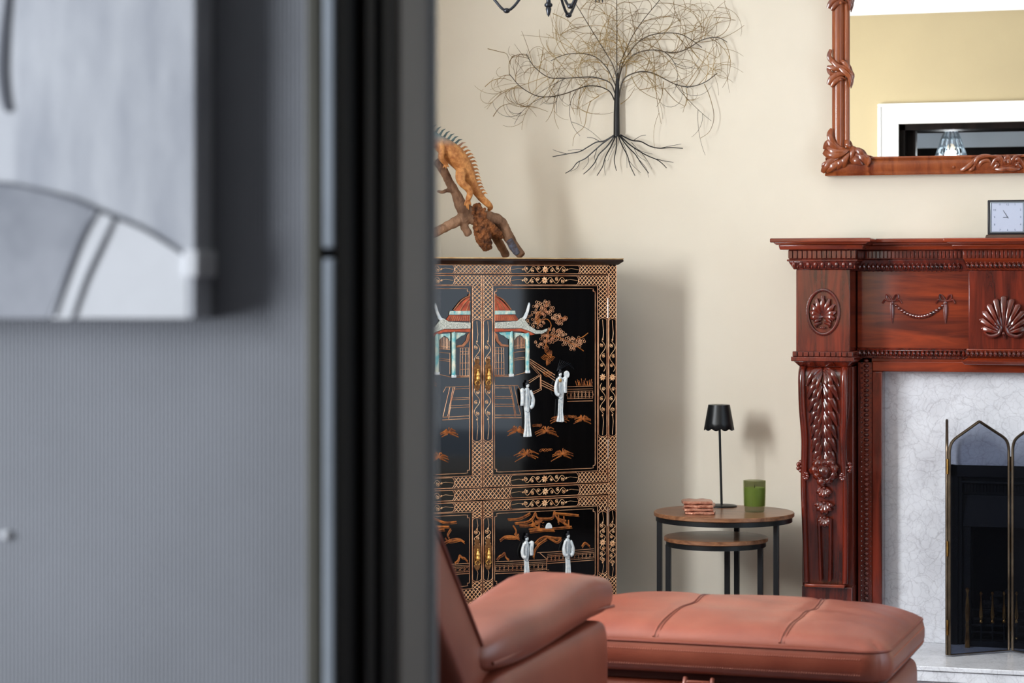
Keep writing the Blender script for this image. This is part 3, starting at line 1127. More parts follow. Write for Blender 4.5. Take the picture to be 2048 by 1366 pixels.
    poly_relief('pagoda_skirt', P([(398, 368), (512, 368), (530, 392), (524, 402), (398, 405)]), 'coral', d, .0045, sg)
    b = MB()
    for k in range(11):
        p_, r_ = q(402 + k * 10.5, 374), q(402 + k * 12.2, 402)
        b.tube([(p_[0] * sg, YC - .0015, p_[1]), (r_[0] * sg, YC - .002, r_[1])], .0013, seg=5)
    ob('skirt_rib', b, 'coral_trim', d)
    roof = P([(398, 412), (470, 408), (522, 404), (548, 385), (566, 398), (590, 430), (630, 456), (668, 458), (694, 447), (690, 462), (664, 476), (625, 478), (590, 462), (545, 446), (398, 446)])
    poly_relief('pagoda_roof', roof, 'ivory_roof', d, .0085, sg, lab='white carved pagoda roof')
    poly_relief('roof_horn', P([(540, 395), (560, 380), (575, 350), (584, 318), (592, 298), (595, 312), (588, 350), (574, 388), (560, 402)]), 'ivory', d, .008, sg)
    poly_relief('pagoda_beam', P([(398, 447), (470, 449), (545, 447), (592, 464), (625, 480), (600, 486), (548, 464), (470, 463), (398, 466)]), 'coral', d, .0065, sg)
    for k, (cx, t_, b_) in enumerate(((490, 466, 704), (582, 474, 684))):
        p_, r_ = q(cx, t_), q(cx, b_)
        b = MB().tube([(p_[0] * sg, YC - .001, p_[1]), (r_[0] * sg, YC - .001, r_[1])], .0062, seg=12)
        for i in range(18):
            tt = i / 17
            z = p_[1] + (r_[1] - p_[1]) * tt
            b.ball((p_[0] * sg + .0048 * sin(i * 1.1), YC - .001 - .0045 * abs(cos(i * 1.1)), z), .0024, .0024, .0028, 6, 4)
        ob('pagoda_column', b, 'turquoise', d, label='turquoise and white carved column')
        b = MB().box(r_[0] * sg - .007, r_[0] * sg + .007, YC - .007, YC + .003, r_[1] - .009, r_[1])
        ob('column_foot', b, 'ivory', d, bevel=.002)
    poly_relief('bracket', P([(420, 470), (482, 466), (478, 508), (462, 500), (448, 488), (430, 482)]), 'turquoise', d, .004, sg)
    poly_relief('bracket', P([(508, 470), (574, 474), (572, 510), (556, 494), (540, 484), (520, 496), (508, 516)]), 'turquoise', d, .004, sg)
    poly_relief('pagoda_arch', P([(398, 468), (412, 480), (420, 512), (440, 536), (475, 540), (475, 552), (432, 548), (408, 522), (400, 500)]), 'coral_trim', d, .004, sg)


def lower_scene(d, sg):
    g, pnt = MB(), MB()
    A, B_ = q5(395, 855), q5(1050, 830)
    if sg > 0:
        fence(g, A, B_, q5(395, 855)[1] - q5(395, 1010)[1], 12)
        fence(g, q5(1060, 735), q5(1655, 690), q5(1060, 735)[1] - q5(1060, 880)[1], 12)
        for pts in ([(960, 740), (1050, 820), (1050, 960), (1080, 960)], [(930, 740), (1000, 735), (1060, 735)]):
            line(g, [q5(*p) for p in pts], .001, YC + .0025)
    else:
        fence(g, (-PX0 - .008, A[1]), (-PX1 + .01, A[1]), .03, 22)
    ob('gold_drawing', g, 'gold', d, kind='stuff', label='gold lines of a terrace rail')
    SW = [[(550, 310), (700, 300), (840, 230)], [(640, 360), (800, 340), (870, 290), (905, 225), (930, 290), (1000, 300), (1120, 290), (1150, 210), (1180, 290), (1300, 330)],
          [(700, 390), (860, 380), (1000, 300)], [(820, 440), (1050, 430), (1200, 420), (1370, 405)], [(830, 470), (1000, 450), (1150, 450)],
          [(450, 580), (520, 530), (620, 530), (700, 560)], [(500, 540), (640, 550), (690, 500)], [(640, 510), (660, 460), (620, 390)],
          [(900, 620), (960, 560), (1040, 530), (1100, 560), (1180, 600), (1230, 560)], [(930, 640), (1000, 590), (1050, 560)], [(1050, 530), (1150, 545), (1240, 550)],
          [(1150, 230), (1280, 240), (1460, 258)], [(1200, 250), (1200, 360)], [(1270, 270), (1275, 370)], [(1330, 320), (1330, 410)], [(1180, 300), (1340, 400)],
          [(410, 830), (450, 780), (480, 770), (510, 740), (530, 800), (570, 830)], [(880, 800), (900, 700), (940, 640)], [(1500, 660), (1540, 610), (1600, 655)],
          [(870, 330), (900, 400), (960, 420)], [(960, 310), (950, 420)], [(900, 340), (990, 330)], [(860, 370), (960, 350)]]
    for s_ in SW:
        pts = [q5(*p) for p in s_]
        if sg < 0:
            pts = mir(pts, -1)
        sm = spline([(p[0], 0, p[1]) for p in pts], 4)
        line(pnt, [(v[0], v[2]) for v in sm], .0024, YC + .0025)
        line(pnt, [(v[0] + .002, v[2] - .005) for v in sm], .0009, YC + .0025)
    for _ in range(26):
        x, y = random.uniform(840, 1000), random.uniform(300, 430)
        p_ = q5(x, y)
        line(pnt, [(p_[0] * sg, p_[1]), (p_[0] * sg + random.uniform(-.006, .006), p_[1] + random.uniform(-.004, .004))], .0007, YC + .0025)
    ob('painted_foliage', pnt, 'gold_paint', d, kind='stuff', label='orange gold painted roofs and clouds')
    c = q5(1075, 430)
    r = .0115
    pts = [(c[0] + r * cos(pi * i / 14), c[1] + r * 1.5 * sin(pi * i / 14)) for i in range(15)]
    if sg > 0:
        poly_relief('moon', pts, 'ivory', d, .0035, sg, lab='white half moon inlay')


for sg in (1, -1):
    for up in (True, False):
        d = door(sg, up)
        if up:
            upper_scene(d, sg)
        else:
            lower_scene(d, sg)
        if sg > 0 and up:
            c = q(578, 785)
            figure(d, dict(x=c[0], z=c[1], b=q(578, 1062)[1], w=.0205, h=.016, up=-1), 1, 0, 'white robed lady nearest the pagoda')
            c = q(757, 720)
            figure(d, dict(x=c[0] + .004, z=c[1], b=q(780, 977)[1], w=.0185, h=.015, up=1, lean=1), 1, 1, 'white robed lady with raised fan by the rail')
            f = MB().prism([(q(802 + 16 * cos(a), 708 + 22 * sin(a))) for a in [i * pi / 6 for i in range(12)]], 'y', YC - .006, YC - .002)
            ob('fan', f, 'ivory', d, bevel=.0006)
            b = MB()
            for k in range(6):
                line(b, [q(752, 690), q(770 + 12 * k, 625 + 4 * k), q(800 + 10 * k, 640 + 8 * k)], .0005, YC + .002)
            ob('hair_plume', b, 'ink', d)
            k = q(762, 742)
            ob('gold_badge', MB().ball((k[0], YC - .0095, k[1]), .0045, .002, .006, 10, 6), 'gold_bright', d)
        elif sg > 0:
            c = q5(775, 590)
            figure(d, dict(x=c[0] + .001, z=c[1], b=q5(775, 1100)[1], w=.0178, h=.0165, up=1), 1, 0, 'white robed lady holding up a sleeve, lower door')
            c = q5(1308, 555)
            figure(d, dict(x=c[0], z=c[1], b=q5(1320, 1090)[1], w=.0178, h=.0155), 1, 1, 'white robed figure with folded hands, lower door')
        elif up:
            figure(d, dict(x=-.27, z=1.0, b=.87, w=.019, h=.015), -1, 0, 'white robed lady on the left door')

# ======================= DRIFTWOOD AND IGUANA ============================


def cd3(px, py, y=.2):
    """like cl() but on the plane a distance y behind the cabinet front; returns a world point"""
    o = CFR + CI * y
    d = FV + RV * ((px - 1024) / FPX)
    bx = o.x - CAM.x
    by = o.y - CAM.y
    det = -d.x * CD.y + CD.x * d.y
    t = (-bx * CD.y + CD.x * by) / det
    return Vector((CAM.x + t * d.x, CAM.y + t * d.y, CAM.z + t * (HOR - py) / FPX))


def fuse(o, voxel, sm=2, disp=0, dsc=.02):
    r = o.modifiers.new('r', 'REMESH')
    r.mode = 'VOXEL'
    r.voxel_size = voxel
    r.use_smooth_shade = True
    if sm:
        s_ = o.modifiers.new('s', 'SMOOTH')
        s_.iterations = sm
        s_.factor = .6
    if disp:
        tx = bpy.data.textures.new(o.name + '_noise', 'CLOUDS')
        tx.noise_scale = dsc
        tx.noise_depth = 3
        d_ = o.modifiers.new('d', 'DISPLACE')
        d_.texture = tx
        d_.texture_coords = 'LOCAL'
        d_.strength = disp
        d_.mid_level = .5
    return o


base = cd3(1000, 513, .2)
dw = thing('driftwood_branch', 'gnarled brown driftwood branch standing on top of the lacquer cabinet', 'driftwood', (base.x, base.y, 1.2107))


def limb(mb, pts, seg=10, n=5):
    P = spline([cd3(p[0], p[1], p[3] if len(p) > 3 else .2) for p in pts], n)
    R = []
    for i in range(len(P)):
        t = i / n
        k = min(int(t), len(pts) - 2)
        R.append((pts[k][2] + (pts[k + 1][2] - pts[k][2]) * (t - k)) * .00148)
    mb.tube(P, R, seg=seg)


b = MB()
limb(b, [(872, 322, 8), (884, 336, 9.5), (898, 362, 9), (912, 388, 10), (925, 415, 15), (945, 432, 18), (970, 436, 16), (992, 440, 14), (1006, 452, 13)])
limb(b, [(1006, 452, 12), (1016, 472, 11.5), (1028, 492, 11), (1044, 512, 9.5, .18)])
limb(b, [(908, 384, 6), (896, 381, 5), (884, 384, 4), (874, 382, 3)])
limb(b, [(938, 430, 15), (918, 440, 12), (895, 452, 10.5), (868, 466, 10), (835, 480, 10.5, .22), (800, 500, 11, .24), (785, 511, 9, .25)])
limb(b, [(985, 465, 9, .24), (998, 485, 9.5, .25), (1012, 511, 9, .27)])
limb(b, [(925, 430, 9), (930, 455, 9), (938, 470, 8)])
w = ob('branch', b, 'driftwood', dw, world=True)
fuse(w, .003, 2, .006, .02)
b = MB()
limb(b, [(952, 408, 8, .175), (958, 428, 12, .175), (962, 452, 17, .18), (968, 478, 17, .18), (976, 500, 8, .18)])
limb(b, [(965, 440, 9, .17), (985, 460, 12, .18), (1000, 474, 8, .2)])
for k in range(40):
    u_ = random.random()
    c = cd3(948 + 22 * u_ + random.uniform(-8, 22 - 8 * u_), 418 + 84 * u_, .162)
    b.ball(c, random.uniform(.003, .007), None, random.uniform(.004, .010))
w = ob('burr_knot', b, 'driftwood_knot', dw, world=True, label='rough reddish burr of the branch')
fuse(w, .0022, 1, .012, .009)
b = MB()
limb(b, [(1018, 480, 7.5, .155), (1026, 494, 8, .155), (1036, 509, 6.5, .15)])
w = ob('bark_patch', b, 'bark_blue', dw, world=True, label='blue grey patch of bark')
fuse(w, .003, 1, .005, .01)

ig = thing('iguana_figurine', 'orange iguana figurine with blue crested neck climbing down the driftwood', 'figurine', cd3(930, 420, .17))
mi = mat('iguana_skin', (216, 152, 88), .5, c2=(160, 96, 48), scale=60, bump=.35, bscale=420)
nt = mi.node_tree
# blue-grey head and neck: the figurine's own paint, by height along the body
tc = nt.nodes.new('ShaderNodeTexCoord')
sep = nt.nodes.new('ShaderNodeSeparateXYZ')
mrg = nt.nodes.new('ShaderNodeMapRange')
mrg.inputs['From Min'].default_value = .188
mrg.inputs['From Max'].default_value = .226
nt.links.new(tc.outputs['Object'], sep.inputs[0])
nt.links.new(sep.outputs['Z'], mrg.inputs['Value'])
mc = nt.nodes.new('ShaderNodeMix')
mc.data_type = 'RGBA'
mc.inputs['B'].default_value = lin((112, 140, 146))
src = nt.nodes['Principled BSDF'].inputs['Base Color'].links[0].from_socket
nt.links.new(src, mc.inputs['A'])
nt.links.new(mrg.outputs[0], mc.inputs['Factor'])
nt.links.new(mc.outputs['Result'], nt.nodes['Principled BSDF'].inputs['Base Color'])
b = MB()
iy = .165
limb(b, [(835, 256, 5, iy), (848, 264, 10, iy), (862, 272, 12, iy), (876, 284, 15, iy), (893, 297, 19, iy), (907, 309, 21, iy), (920, 323, 19.5, iy), (931, 338, 17, iy), (938, 355, 14.5, iy), (946, 371, 10.5, iy), (956, 387, 8.5, iy), (966, 399, 7.5, iy), (976, 408, 7, iy), (981, 415, 5.5, iy + .01), (976, 421, 3, iy + .02)], 14)
# front leg (near side)
limb(b, [(880, 288, 8, .15), (884, 302, 7, .14), (882, 314, 6.5, .14), (888, 324, 5, .145), (894, 330, 4, .15)])
# thigh, shank, foot of hind leg
limb(b, [(922, 340, 11, .15), (921, 356, 10.5, .14), (925, 367, 8, .135), (935, 376, 7.5, .135), (940, 386, 6.5, .135), (937, 396, 6, .14), (936, 400, 5, .142)])
for (dx, dy) in ((-8, 14), (-3, 19), (1, 22), (6, 14)):
    limb(b, [(936 + dx * .2, 398, 2.6, .142), (936 + dx * .7, 398 + dy * .5, 2.1, .14), (936 + dx, 398 + dy, 1.3, .145)], 6, 3)
for (dx, dy) in ((-6, 8), (0, 10), (6, 7)):
    limb(b, [(892, 328, 2.4, .148), (892 + dx * .7, 328 + dy * .6, 2, .146), (892 + dx, 328 + dy, 1.2, .15)], 6, 3)
w = ob('iguana_body', b, mi, ig, world=True)
fuse(w, .0021, 2, .0012, .006)
sp1, sp2 = MB(), MB()
crest = spline([(845, 253, 0), (862, 260, 0), (880, 268, 0), (897, 276, 0), (912, 285, 0), (925, 296, 0), (936, 309, 0), (944, 322, 0), (949, 337, 0), (953, 352, 0), (957, 366, 0), (963, 380, 0), (970, 391, 0)], 2)
for i, v in enumerate(crest[:-1]):
    tx, tz = crest[i + 1].x - v.x, crest[i + 1].y - v.y
    L_ = math.hypot(tx, tz)
    nx, nz = tz / L_, -tx / L_
    hgt = (17 if i < 10 else 13) * (1 - i / 48)
    p0 = cd3(v.x - nx * 5, v.y - nz * 5, iy - .003)
    p1 = cd3(v.x + nx * hgt * .55 + tx * .2, v.y + nz * hgt * .55 + tz * .2, iy - .006)
    p2 = cd3(v.x + nx * hgt * .9 + tx / L_ * 6, v.y + nz * hgt * .9 + tz / L_ * 6, iy - .005)
    (sp1 if i < 9 else sp2).tube([p0, p1, p2], [.0044, .0027, .0004], n=CI, h=[.002, .0014, .0004], seg=6)
mat('iguana_crest', (96, 118, 116), .5, c2=(60, 74, 74), scale=60)
ob('neck_crest', sp1, 'iguana_crest', ig, world=True, label='blue grey crest spines')
ob('back_crest', sp2, mi, ig, world=True, label='orange back spines')

# ======================= WIRE TREE ON THE WALL ===========================
TY = -.032
tr_ = thing('wire_tree_sculpture', 'black and bronze wire tree sculpture hanging on the cream wall', 'wall sculpture', (at(1235, 270, 0).x, -.001, at(1235, 350, 0).z))


def tc_(x, y, off=0):
    p = at(970 + x / 3.692, y / 3.692, TY)
    p.y = TY + off
    return p


BR = [
    ([(955, 740), (930, 690), (900, 662), (840, 638), (760, 635), (680, 660), (600, 690), (500, 712), (400, 712), (320, 680), (250, 630), (200, 570), (180, 545)], .0021),
    ([(958, 690), (930, 620), (880, 590), (800, 570), (700, 572), (600, 578), (500, 578), (430, 550), (360, 490), (320, 430), (308, 398)], .0021),
    ([(965, 640), (940, 580), (900, 500), (830, 430), (760, 402), (680, 395), (600, 400), (540, 420), (485, 450)], .0020),
    ([(972, 580), (950, 490), (900, 400), (850, 320), (780, 210), (700, 80), (640, -20), (600, -120)], .0018),
    ([(978, 580), (975, 400), (975, 200), (972, 0), (972, -180)], .0019),
    ([(985, 580), (1000, 470), (1040, 370), (1090, 260), (1180, 130), (1290, 0), (1360, -100)], .0019),
    ([(990, 580), (1010, 480), (1050, 410), (1120, 320), (1210, 265), (1320, 245), (1430, 250), (1510, 285), (1600, 350)], .0021),
    ([(985, 600), (1005, 510), (1035, 470), (1090, 410), (1170, 378), (1260, 370), (1340, 385), (1420, 385), (1500, 355), (1580, 305), (1660, 280), (1730, 280), (1790, 312)], .0022),
    ([(988, 720), (1002, 640), (1030, 580), (1090, 545), (1160, 530), (1240, 540), (1320, 580), (1400, 620), (1480, 640), (1560, 632), (1640, 600), (1717, 540)], .0024),
]
RT = [
    ([(950, 1000), (880, 1040), (820, 1050), (760, 1085), (700, 1120), (620, 1135), (500, 1157)], .0024),
    ([(845, 1045), (800, 1020), (755, 1015)], .0012),
    ([(955, 1000), (870, 1060), (800, 1120), (740, 1170), (680, 1200), (640, 1250), (595, 1280)], .0024),
    ([(960, 1000), (900, 1080), (840, 1140), (810, 1200), (770, 1250), (728, 1287)], .0023),
    ([(965, 1000), (930, 1080), (890, 1160), (870, 1230), (828, 1297)], .0022),
    ([(972, 1000), (970, 1100), (955, 1180), (970, 1262)], .0021),
    ([(985, 1000), (1010, 1070), (1050, 1150), (1070, 1220), (1108, 1298)], .0022),
    ([(990, 1000), (1050, 1080), (1110, 1140), (1150, 1200), (1210, 1280)], .0022),
    ([(995, 1000), (1060, 1060), (1130, 1110), (1200, 1150), (1270, 1180), (1310, 1210), (1340, 1240)], .0023),
    ([(1270, 1175), (1330, 1190), (1390, 1198)], .0012),
    ([(998, 995), (1080, 1035), (1150, 1045), (1220, 1080), (1290, 1095), (1370, 1090), (1460, 1095)], .0024),
    ([(1100, 1035), (1150, 1005), (1190, 998)], .0010),
    ([(730, 1110), (670, 1105), (612, 1112)], .0009), ([(600, 1135), (540, 1120), (500, 1105)], .0010), ([(1290, 1095), (1370, 1078), (1450, 1064)], .0010),
    ([(830, 1095), (810, 1160), (820, 1210), (800, 1255)], .0010), ([(760, 1155), (760, 1200), (722, 1252)], .0009), ([(700, 1190), (680, 1240), (630, 1268)], .0010),
    ([(965, 1060), (930, 1130), (905, 1190)], .0009), ([(890, 1180), (880, 1240), (888, 1295)], .0009), ([(1020, 1060), (1045, 1130), (1050, 1240)], .0009),
    ([(1060, 1180), (1100, 1230), (1150, 1276)], .0009), ([(1150, 1120), (1200, 1190), (1232, 1250)], .0009), ([(1080, 1050), (1140, 1110), (1238, 1138)], .0009),
    ([(1120, 1160), (1190, 1240), (1208, 1310)], .0009), ([(1100, 1090), (1130, 1150), (1190, 1190)], .0009),
]
b = MB()
b.tube([tc_(972, 1008), tc_(972, 850), tc_(974, 720), tc_(977, 620), tc_(978, 540)], [.0102, .0096, .0086, .0060, .0028], seg=14)
ob('trunk', b, 'branch_black', tr_, world=True)
paths = []
for i, (pts, r) in enumerate(BR):
    P = spline([tc_(x, y, .004 * sin(i + k * .9)) for k, (x, y) in enumerate(pts)], 5)
    paths.append(P)
    ob('branch', MB().tube(P, taper(len(P), r, r * .55), seg=7), 'branch_metal', tr_, world=True)
for i, (pts, r) in enumerate(RT):
    P = spline([tc_(x, y, .003 * sin(i * 2 + k)) for k, (x, y) in enumerate(pts)], 5)
    ob('root', MB().tube(P, taper(len(P), r, r * .55), seg=7), 'branch_black', tr_, world=True)
# hangers that hold it off the wall
b = MB()
for x, y in ((972, 700), (500, 712), (1480, 640)):
    p = tc_(x, y)
    b.tube([p, (p.x, -.001, p.z)], .0018, seg=6)
ob('wall_bracket', b, 'branch_black', tr_, world=True)


def curl(p, ang, L, curv, n=9):
    out = [p.copy()]
    a = ang
    for i in range(n):
        p = p + Vector((cos(a), random.uniform(-.04, .04), sin(a))) * (L / n)
        p.y = max(-.052, min(-.012, p.y))
        a += curv / n
        out.append(p.copy())
    return out


def in_crown(p):
    # crown outline in its own plane, metres from the trunk foot
    dx = (p.x + .40) / .47
    dz = (p.z - 1.90) / .40
    return dx * dx + dz * dz < 1.0 and p.z > 1.56 + .0 * dx


count = 0
for i, P in enumerate(paths):
    n_tw = 17 if i not in (3, 4, 5) else 13
    for k in range(n_tw):
        u = .12 + .86 * (k + random.random() * .6) / n_tw
        j = min(len(P) - 2, int(u * (len(P) - 1)))
        t = (P[j + 1] - P[j]).normalized()
        a0 = math.atan2(t.z, t.x)
        sd = random.choice((-1, 1))
        a = a0 + sd * random.uniform(.35, 1.1)
        L = random.uniform(.06, .17)
        cv = sd * random.uniform(-.5, 2.6) + random.choice((-1, 1)) * .4
        main = curl(P[j], a, L, cv)
        if abs(main[-1].x + .40) < .08 and main[-1].z < 1.72:
            continue
        b = MB().tube(main, taper(len(main), .0011, .0006), seg=5)
        for q_ in range(random.choice((1, 2, 3, 3))):
            m_ = random.randrange(2, 8)
            tt = (main[m_ + 1] - main[m_]).normalized()
            s2 = random.choice((-1, 1))
            c2_ = curl(main[m_], math.atan2(tt.z, tt.x) + s2 * random.uniform(.3, .9), L * random.uniform(.45, .95), s2 * random.uniform(-1, 3.2))
            b.tube(c2_, taper(len(c2_), .0007, .0004), seg=4)
        ob('twig', b, 'twig_bronze' if (main[-1].z > 1.74 or random.random() < .6) else 'branch_metal', tr_, world=True)
        count += 1
# explicit long drooping shoots seen at the left and right rim
for pts in ([(240, 630), (215, 650), (215, 700), (250, 770), (330, 800), (380, 860)], [(260, 790), (360, 790), (465, 825)], [(545, 590), (500, 640), (470, 720), (455, 760)], [(515, 712), (500, 800), (470, 870), (450, 900)],
            [(840, 710), (780, 745), (715, 785)], [(780, 745), (750, 830), (730, 935), (665, 1000), (650, 1080)], [(740, 650), (690, 740), (680, 850)], [(1080, 560), (1120, 640), (1200, 700), (1300, 740)],
            [(1140, 665), (1230, 645), (1320, 615)], [(1320, 600), (1300, 720), (1265, 790)], [(1325, 655), (1400, 740), (1475, 785)], [(1485, 650), (1490, 720), (1460, 830)], [(1620, 620), (1660, 720), (1690, 860), (1660, 970), (1590, 1022)],
            [(1000, 770), (1060, 720), (1105, 650)], [(180, 545), (180, 450), (250, 400), (340, 430)], [(430, 350), (410, 470), (380, 600), (378, 700)], [(1160, 310), (1300, 370), (1400, 430), (1530, 455), (1640, 560)], [(1240, 380), (1250, 480), (1245, 540)],
            [(1480, 350), (1580, 360), (1660, 395), (1715, 430)], [(550, 260), (640, 210), (750, 190)], [(500, 100), (590, 140), (670, 200)], [(0, 640), (60, 590), (140, 580), (200, 600)], [(60, 860), (110, 790), (190, 765), (250, 790)],
            [(1690, 130), (1770, 130), (1850, 150)], [(1620, 290), (1640, 200), (1680, 110)], [(20, 360), (100, 380), (160, 400), (185, 470)]):
    P = spline([tc_(x, y, .004 * sin(k * 1.3)) for k, (x, y) in enumerate(pts)], 5)
    ob('twig', MB().tube(P, taper(len(P), .0013, .0006), seg=5), 'twig_bronze', tr_, world=True)

# ======================= CHANDELIER ======================================
cp0 = CAM + (FV + RV * ((1097 - 1024) / FPX)) * 5.8
ch = thing('chandelier', 'dark iron three arm chandelier with dagger finial, hanging before the tree', 'chandelier', (cp0.x, cp0.y, 1.82))
Z0 = 1.82
b = MB().lathe([(.0005, 0), (.004, .006), (.0075, .020), (.0062, .024), (.0105, .028), (.0105, .033), (.006, .037), (.0055, .045), (.009, .062), (.011, .075), (.007, .095), (.007, .12), (.016, .135), (.016, .16), (.008, .18), (.006, .3), (.006, .5), (.01, .51), (.006, .52), (.006, .66)], (cp0.x, cp0.y, Z0), 16)
ob('centre_stem', b, 'chandelier_iron', ch, world=True)
b = MB().lathe([(.05, ZC - Z0 - .03), (.055, ZC - Z0 - .01), (.055, ZC - Z0 - .0005)], (cp0.x, cp0.y, Z0), 20)
b.tube([(cp0.x, cp0.y, Z0 + .64), (cp0.x, cp0.y, ZC - .02)], .004, seg=8)
ob('ceiling_rose', b, 'chandelier_iron', ch, world=True)
for k in range(3):
    a = PHI + pi + 2 * pi * k / 3
    dx, dy = cos(a), sin(a)

    def rp(r, z):
        return (cp0.x + dx * r, cp0.y + dy * r, Z0 + z)
    P = spline([rp(.012, .15), rp(.04, .11), rp(.075, .045), rp(.108, .016), (rp(.14, .045)), rp(.18, .10), rp(.22, .125), rp(.262, .115), rp(.28, .10)], 5)
    ob('arm', MB().tube(P, .0036, seg=8), 'chandelier_iron', ch, world=True)
    ob('arm_joint', MB().ball(rp(.108, .016), .009, .009, .007), 'chandelier_iron', ch, world=True)
    c = rp(.28, .085)
    b = MB().lathe([(.004, 0), (.012, .006), (.03, .012), (.03, .015), (.012, .018), (.011, .07), (.009, .072)], c, 14)
    for q_ in range(3):
        b.tube([(c[0] + .008 * (q_ - 1) * RV.x, c[1] + .008 * (q_ - 1) * RV.y, c[2] + .01), (c[0] + .009 * (q_ - 1) * RV.x, c[1] + .009 * (q_ - 1) * RV.y, c[2] - .018)], [.0035, .001], seg=6)
    ob('candle_cup', b, 'chandelier_iron', ch, world=True)
    ob('bulb', MB().lathe([(.006, .072), (.014, .09), (.016, .105), (.009, .13), (.001, .15)], c, 12), 'bulb_glass', ch, world=True)

pn = thing('hall_pendant', 'crystal strand pendant in the hall, seen reflected in the wall mirror', 'pendant lamp', (.14, -4.85, 1.80))
b = MB()
for k in range(12):
    a = 2 * pi * k / 12
    pts = [(.14 + r_ * cos(a), -4.85 + r_ * sin(a), z_) for r_, z_ in ((.02, 1.95), (.05, 1.88), (.078, 1.80), (.088, 1.74))]
    b.tube(pts, .0035, seg=5)
    for t in range(5):
        z_ = 1.93 - .042 * t
        r_ = .02 + .068 * (1.95 - z_) / .21
        b.ball((.14 + r_ * cos(a), -4.85 + r_ * sin(a), z_), .006, None, .009, 6, 4)
ob('crystal_strand', b, 'crystal', pn, world=True, kind='stuff')
ob('pendant_rod', MB().tube([(.14, -4.85, 1.95), (.14, -4.85, ZC - .001)], .004, seg=8).lathe([(.022, 1.945), (.024, 1.95), (.02, 1.96), (.004, 1.965)], (.14, -4.85, 0), 14), 'chandelier_iron', pn, world=True)
ob('bulb', MB().ball((.14, -4.85, 1.84), .02), 'bulb_glass', pn, world=True)  # bulb put in to go with the added light below
pl_ = bpy.data.lights.new('pendant_fill', 'POINT')  # added light: brightens the crystals and the pale rail in the dark vestibule
pl_.energy = 3.0
pl_.shadow_soft_size = .03
pl_.color = (.9, .95, 1)
plo = bpy.data.objects.new('pendant_fill', pl_)
COL.objects.link(plo)
plo.location = (.14, -4.85, 1.80)

# ======================= MIRROR OVER THE MANTEL ==========================
MYF = -.05
mx0, mxi = at(1662, 0, MYF).x, at(1699, 0, MYF).x
mzb, mzi = at(1650, 352, MYF).z, at(1760, 313, MYF).z
MC = .812
mx1, mxo = 2 * MC - mxi, 2 * MC - mx0
MZT = 2.30
mr_ = thing('carved_wall_mirror', 'large wall mirror in carved reddish wood frame above the mantelpiece', 'mirror', (MC, 0, mzb))
ob('mirror_glass', MB().box(mxi - .004, mx1 + .004, -.0365, -.034, mzi - .004, MZT), 'mirror_silver', mr_, world=True, smooth=False)
ob('backboard', MB().box(mx0 + .012, mxo - .012, -.033, -.001, mzb + .012, MZT + .03), 'mirror_wood', mr_, world=True)
for sx, xa, xb in ((1, mx0, mxi), (-1, mxo, mx1)):
    w_ = abs(xb - xa)
    c = (xa + xb) / 2
    b = MB().tube([(c - sx * w_ * .14, -.040, mzb + .03), (c - sx * w_ * .14, -.040, MZT + .03)], [w_ * .34] * 2, n=(0, -1, 0), h=.017, seg=18)
    b.tube([(c + sx * w_ * .32, -.036, mzb + .03), (c + sx * w_ * .32, -.036, MZT + .03)], [w_ * .17] * 2, n=(0, -1, 0), h=.012, seg=12)
    ob('side_rail', b, 'mirror_wood', mr_, world=True)
PR = [(0, 0), (-.052, 0), (-.054, .004), (-.05, .008), (-.047, .012), (-.052, .022), (-.053, .034), (-.046, .044), (-.040, .048), (-.045, .053), (-.042, .058), (0, .058)]
hs = (mzi - mzb) / .058
ob('bottom_rail', MB().prism([(p[0] - .001, mzb + p[1] * hs) for p in PR], 'x', mx0 - .018, mxo + .018), 'mirror_wood', mr_, world=True)
ob('top_rail', MB().prism([(p[0] - .001, MZT + .05 - p[1]) for p in PR], 'x', mx0, mxo), 'mirror_wood', mr_, world=True)


def mlobe(mb, pts, w, h=.006, y=-.056, n=4):
    P = spline([(p[0], y - (p[2] if len(p) > 2 else 0), p[1]) for p in pts], n)
    mb.tube(P, leafr(len(P), w * 1.4), n=(0, -1, 0), h=[h * (.5 + .6 * sin(pi * i / (len(P) - 1))) for i in range(len(P))], seg=8)


def mp_(x, y, s=1):
    """ornament coordinates taken off the frame detail (crop origin 1630,60, 4.554 px per px)"""
    p = at(1630 + x / 4.554, 60 + y / 4.554, MYF)
    return (p.x if s > 0 else 2 * MC - p.x, p.z)


def knot(oz, sgn):
    b = MB()
    sets = [([(150, 180), (135, 250), (190, 310), (280, 360), (330, 420)], .006), ([(115, 340), (180, 350), (260, 350), (330, 400), (325, 480)], .0065), ([(150, 270), (210, 330), (300, 360), (335, 430)], .006),
            ([(210, 330), (270, 380), (320, 440), (315, 525)], .006), ([(125, 500), (160, 440), (230, 400), (300, 420)], .007), ([(150, 520), (190, 470), (240, 440), (290, 450)], .006), ([(240, 280), (290, 320), (330, 390)], .005), ([(120, 350), (150, 400), (200, 400)], .005)]
    for pts, w in sets:
        mlobe(b, [(mp_(x, y, sgn)[0], mp_(x, y, sgn)[1] + oz, .006 * sin(k + 1)) for k, (x, y) in enumerate(pts)], w)
    c = mp_(240, 455, sgn)
    b.ball((c[0], -.066, c[1] + oz), .0055)
    ob('acanthus_knot', b, 'mirror_wood', mr_, world=True)


